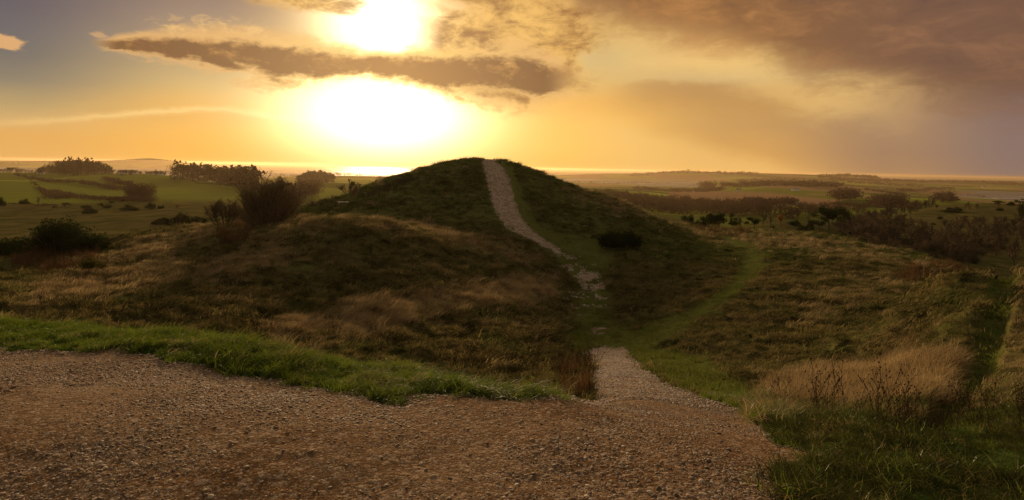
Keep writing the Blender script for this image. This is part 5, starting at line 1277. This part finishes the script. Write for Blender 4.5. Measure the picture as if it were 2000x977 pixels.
hedge('pasture_rim_scrub', [(0,398),(40,398),(90,402),(140,400)], 150, 330, 60, 89, .7, 1.4, 'shrub', 1.5)
hedge('grove', [(250,391),(262,390),(270,392),(286,391),(296,393)], 350, 700, 60, 90, 7, 13, 'bare', 3.0)
wood('dome_wood', [(578,356),(600,353),(655,353),(650,357),(585,360)], 1100, 2000, 240, 91, ['pine', 'pine', 'conifer'], 22, 32, 1.5, (617, 52))
hedge('shelter_belt', [(560,400),(600,388),(622,386)], 350, 800, 70, 92, 10, 17, 'bare', 4.0)
hedge('coast_tree_belt', [(566,346),(640,346),(700,345),(780,345)], 2000, 4200, 220, 93, 12, 24, 'bare', 1.5)
hedge('field_trees', [(735,356),(755,352),(770,354)], 1000, 3000, 24, 94, 16, 26, 'bare', 1.5)
# right hand country
wood('long_bare_wood', [(1140,392),(1200,404),(1270,416),(1340,420),(1440,424),(1500,428),(1560,434),(1560,426),(1480,415),(1400,408),(1300,400),(1200,388)], 560, 900, 700, 95, ['bare', 'bare', 'bare', 'shrub'], 14, 20, 1.0)
wood('copse', [(1555,424),(1600,428),(1690,424),(1690,418),(1560,416)], 500, 800, 130, 96, ['bare'], 10, 15, 1.0)
hedge('hedgerow', [(1110,357),(1200,359),(1290,360),(1360,362),(1420,365)], 2500, 4600, 260, 97, 12, 22, 'bare', 1.2)
hedge('hedgerow', [(1240,372),(1320,373),(1410,374)], 1600, 3400, 150, 98, 12, 24, 'shrub', 1.0)
hedge('copse', [(1366,371),(1380,370),(1396,371)], 1500, 3400, 60, 99, 22, 38, 'bare', 1.5)
hedge('hedgerow', [(1410,368),(1480,366),(1540,365),(1580,367),(1640,366)], 1800, 4200, 260, 100, 14, 32, 'shrub', 1.2)
hedge('hedgerow', [(1455,398),(1500,400),(1545,400)], 800, 1600, 90, 101, 7, 14, 'shrub', 1.5)
wood('copse', [(1640,388),(1672,388),(1674,396),(1630,398)], 900, 2400, 60, 102, ['shrub', 'bare'], 14, 24, 1.6)
wood('copse', [(1708,402),(1765,402),(1765,408),(1712,408)], 700, 1500, 80, 103, ['shrub', 'bare'], 12, 20, 1.6)
wood('copse', [(1825,396),(1862,396),(1862,402),(1828,402)], 700, 1600, 60, 104, ['shrub', 'bare'], 14, 20, 1.4)
hedge('hedgerow', [(1690,372),(1715,376),(1740,380),(1770,384)], 1200, 3200, 90, 105, 6, 12, 'shrub', 1.5)
hedge('hedgerow', [(1756,376),(1790,374),(1830,372),(1862,370)], 2000, 4500, 130, 106, 12, 24, 'shrub', 1.2)
hedge('lake_shore_trees', [(1852,378),(1880,382),(1910,384),(1925,388)], 2000, 3400, 80, 107, 6, 14, 'bare', 1.0)
hedge('far_shore_trees', [(1620,352),(1700,354),(1760,355),(1830,357),(1900,358),(2000,362)], 3500, 8500, 420, 108, 20, 40, 'shrub', 1.6)
hedge('far_shore_trees', [(1440,355),(1500,352),(1560,352),(1640,356),(1720,361),(1800,365)], 3500, 7000, 260, 109, 15, 30, 'shrub', 2.0)
hedge('headland_trees', [(1225,344),(1262,343),(1280,340),(1310,339),(1345,338),(1380,339),(1440,341),(1480,343)], 5500, 8500, 200, 110, 18, 45, 'shrub', 1.2)
hedge('headland_trees', [(1600,349),(1625,346),(1680,346),(1720,350)], 5500, 8500, 120, 111, 30, 55, 'shrub', 1.5)
hedge('island_trees', [(0,320),(60,318),(130,318),(200,318),(280,316),(340,315),(400,320)], 6000, 10400, 180, 112, 15, 30, 'shrub', 1.2)
hedge('hedgerow', [(1620,400),(1680,404),(1740,408),(1800,404)], 600, 1500, 70, 113, 4, 7, 'shrub', 1.5)

# --- farmhouses
def plainmat(name, c, r=0.8):
    m, b, out = newmat(name); diffuse(b, out, b.mix(b.noise(geo(b), 0.8, 4, 0.6), c, tuple(q * 0.85 for q in c)), r, 0.2); return m
M_wall = plainmat('white_wall', (0.75, 0.72, 0.66)); M_roof = plainmat('dark_roof', (0.10, 0.06, 0.045)); M_greyr = plainmat('grey_roof', (0.22, 0.21, 0.2)); M_win = plainmat('dark_glass', (0.03, 0.03, 0.035), 0.2)
def house(u, v, y0, y1, L, wd, h, rh, rz, label, roof=None, name='farmhouse', cat='house'):
    x_, y_, z_ = hit(u, v, y0, y1)
    e = bpy.data.objects.new(name, None); sc.collection.objects.link(e); e.location = (x_, y_, z_); e.rotation_euler = (0, 0, rz); tag(e, label, cat)
    a, b = L / 2, wd / 2
    wall = mesh_np('wall', [(-a,-b,-1),(a,-b,-1),(a,b,-1),(-a,b,-1),(-a,-b,h),(a,-b,h),(a,b,h),(-a,b,h),(-a,0,h+rh*.96),(a,0,h+rh*.96)], [(0,1,5,4),(2,3,7,6),(3,0,4,7),(1,2,6,5),(4,8,8,7),(5,6,9,9)][:4], M_wall, False)
    import bmesh
    bm = bmesh.new(); vs = [bm.verts.new(p) for p in [(-a,-b,-1),(a,-b,-1),(a,b,-1),(-a,b,-1),(-a,-b,h),(a,-b,h),(a,b,h),(-a,b,h),(-a,0,h+rh*.96),(a,0,h+rh*.96)]]
    for f in [(0,1,5,4),(2,3,7,6),(3,0,4,8,7) if False else (3,0,4,8,7),(1,2,6,9,5)]: bm.faces.new([vs[i] for i in f])
    wall = bpy.data.meshes.new('wall'); bm.to_mesh(wall); bm.free(); wall.materials.append(M_wall)
    ow = link('wall', wall, e)
    t = 0.25; o_ = 0.5
    bm = bmesh.new(); pr = [(-a-o_,-b-o_,h-.3),(-a-o_,0,h+rh),(-a-o_,b+o_,h-.3)]
    lo = [bm.verts.new(p) for p in pr] + [bm.verts.new((-p[0], p[1], p[2])) for p in pr]
    hi = [bm.verts.new((p.co.x, p.co.y, p.co.z + t)) for p in lo]
    for q in ((0,1,4,3),(1,2,5,4)):
        bm.faces.new([lo[i] for i in q]); bm.faces.new([hi[i] for i in reversed(q)])
    for i, j in ((0,1),(1,2),(3,4),(4,5),(0,3),(2,5)): bm.faces.new([lo[i], lo[j], hi[j], hi[i]])
    rm = bpy.data.meshes.new('roof'); bm.to_mesh(rm); bm.free(); rm.materials.append(roof or M_roof); orf = link('roof', rm, e)
    c = 0.5; ch = mesh_np('chimney', [(x__,y__,z__) for z__ in (h+rh*.7, h+rh+1.2) for x__, y__ in ((a*.4-c,-c),(a*.4+c,-c),(a*.4+c,c),(a*.4-c,c))], [(0,1,5,4),(1,2,6,5),(2,3,7,6),(3,0,4,7),(4,5,6,7)], M_roof, False)
    oc = link('chimney', ch, orf)
    for k in range(3):
        xx = (-0.6 + 0.6 * k) * a
        wn = mesh_np('window', [(xx-.7,-b-.03,1.0),(xx+.7,-b-.03,1.0),(xx+.7,-b-.03,2.1),(xx-.7,-b-.03,2.1),(xx-.7,-b+.05,1.0),(xx+.7,-b+.05,1.0),(xx+.7,-b+.05,2.1),(xx-.7,-b+.05,2.1)], [(0,1,2,3),(0,4,5,1),(3,2,6,7),(0,3,7,4),(1,5,6,2)], M_win, False)
        link('window', wn, e)
    return e
house(1554, 372, 1000, 3000, 26, 10, 4.0, 5, 0.2, 'long white farmhouse among dark trees on the ridge between the right hand fields', M_greyr)
house(1443, 374, 1000, 3000, 14, 9, 3.5, 4, -0.4, 'small white farmhouse at the left end of the bare brown field')
house(1551, 398, 800, 1800, 12, 8, 3.0, 3.5, 0.1, 'white cottage in the hedge below the bare brown field')
house(80, 342, 900, 1800, 11, 8, 4.0, 3.5, 0.3, 'pale cottage at the foot of the hilltop wood on the left')
house(250, 337, 800, 1400, 30, 10, 3.0, 3.5, 0.05, 'long low dark roofed farm building on the skyline right of the hilltop wood', None, 'farm_building', 'building')
house(308, 338, 800, 1300, 24, 9, 2.8, 3.0, -0.1, 'low farm building on the skyline just left of the conifer plantation', None, 'farm_building', 'building')
house(1722, 368, 2200, 4200, 22, 10, 4.0, 5, 0.3, 'pale farmhouse in the hazy fields beyond the hedge at the right')
house(1922, 366, 3900, 6500, 30, 12, 5.0, 5, 0.0, 'tiny white house on the far shore of the lake')

# --- the pale bench slab on the barrow's flank, and the pond and moored boats
bx, by, bz = hit(670, 400, 60, 90)
def box(bm_, x0, x1, y0, y1, z0, z1):
    import bmesh
    m_ = mathutils.Matrix.Translation(((x0 + x1) / 2, (y0 + y1) / 2, (z0 + z1) / 2)) @ mathutils.Matrix.Diagonal((x1 - x0, y1 - y0, z1 - z0, 1))
    bmesh.ops.create_cube(bm_, size=1.0, matrix=m_)
def boxmesh(name, boxes, mat, bev=0.01):
    import bmesh
    bm_ = bmesh.new()
    for b in boxes: box(bm_, *b)
    if bev: bmesh.ops.bevel(bm_, geom=bm_.edges[:], offset=bev, segments=2, affect='EDGES')
    me_ = bpy.data.meshes.new(name); bm_.to_mesh(me_); bm_.free(); me_.materials.append(mat); return me_
M_bench = plainmat('weathered_timber', (0.27, 0.23, 0.18))
e = bpy.data.objects.new('bench', None); sc.collection.objects.link(e); e.location = (bx, by, bz); e.rotation_euler = (0, 0, 0.15)
tag(e, 'small pale timber bench on the green ledge at the left foot of the barrow', 'bench')
link('seat', boxmesh('seat', [(-.62, .62, -.2, .2, .26, .33)], M_bench), e)
link('leg', boxmesh('leg', [(-.5, -.38, -.17, .17, -.1, .258)], M_bench), e); link('leg', boxmesh('leg', [(.38, .5, -.17, .17, -.1, .258)], M_bench), e)
M_boat = plainmat('white_boat_paint', (0.8, 0.8, 0.8), 0.4)
def boat(u, Y, L, label):
    a, b = ray_dir(u, 387.0); x_ = float(a) * Y
    prof = [(-L/2, .9), (-L/4, 1.15), (L/4, 1.0), (L/2, .05)]
    Vv, Ff = [], []
    for xx, w in prof: Vv += [(xx, -w, 1.1), (xx, -w*.6, -.2), (xx, w*.6, -.2), (xx, w, 1.1)]
    for i in range(3):
        for j in range(3): Ff.append((4*i+j, 4*i+j+1, 4*i+j+5, 4*i+j+4))
        Ff.append((4*i+3, 4*i, 4*i+4, 4*i+7))
    Ff.append((0, 3, 2, 1))
    e = bpy.data.objects.new('moored_boat', None); sc.collection.objects.link(e); e.location = (x_, Y, SEA_Z); e.rotation_euler = (0, 0, u * .7); tag(e, label, 'boat', 'boats moored by the lake shore')
    link('hull', mesh_np('hull', Vv, Ff, M_boat, False), e)
    link('cabin', boxmesh('cabin', [(-L*.2, L*.15, -.7, .7, 1.11, 2.2)], M_boat, 0.05), e)
    t = Tubes(); t.tube([(0.1, 0, 2.2), (0.1, 0, 11)], [.09, .05], 5); link('mast', t.mesh('mast', M_boat), e)
for i, u in enumerate([1924, 1929, 1933, 1937, 1941, 1945, 1949, 1962]): boat(u, 2790 + 12 * (i % 3), 12, 'white boat moored in the cluster on the near shore of the lake')

# ------------------------------------------------------------------ evening haze (one closed box of thin air)
def build_haze(density=4.4e-5, top=12.0):
    x0, x1, y0, y1, z0, z1 = -40000, 40000, -14500, 40000, -140.0, top
    vv = [(x, y, z) for x in (x0, x1) for y in (y0, y1) for z in (z0, z1)]
    ff = [(0, 1, 3, 2), (4, 6, 7, 5), (0, 4, 5, 1), (2, 3, 7, 6), (0, 2, 6, 4), (1, 5, 7, 3)]
    m = bpy.data.materials.new('evening_haze'); m.use_nodes = True
    t = m.node_tree; t.nodes.clear()
    o = t.nodes.new('ShaderNodeOutputMaterial'); p = t.nodes.new('ShaderNodeVolumePrincipled')
    p.inputs['Color'].default_value = HAZE_COL
    p.inputs['Density'].default_value = density
    p.inputs['Anisotropy'].default_value = 0.60
    t.links.new(p.outputs[0], o.inputs['Volume'])
    tag(link('haze', mesh_np('haze', vv, ff, m, False)), kind='stuff')
HAZE_COL = (0.74, 0.54, 0.32, 1.0)
build_haze()
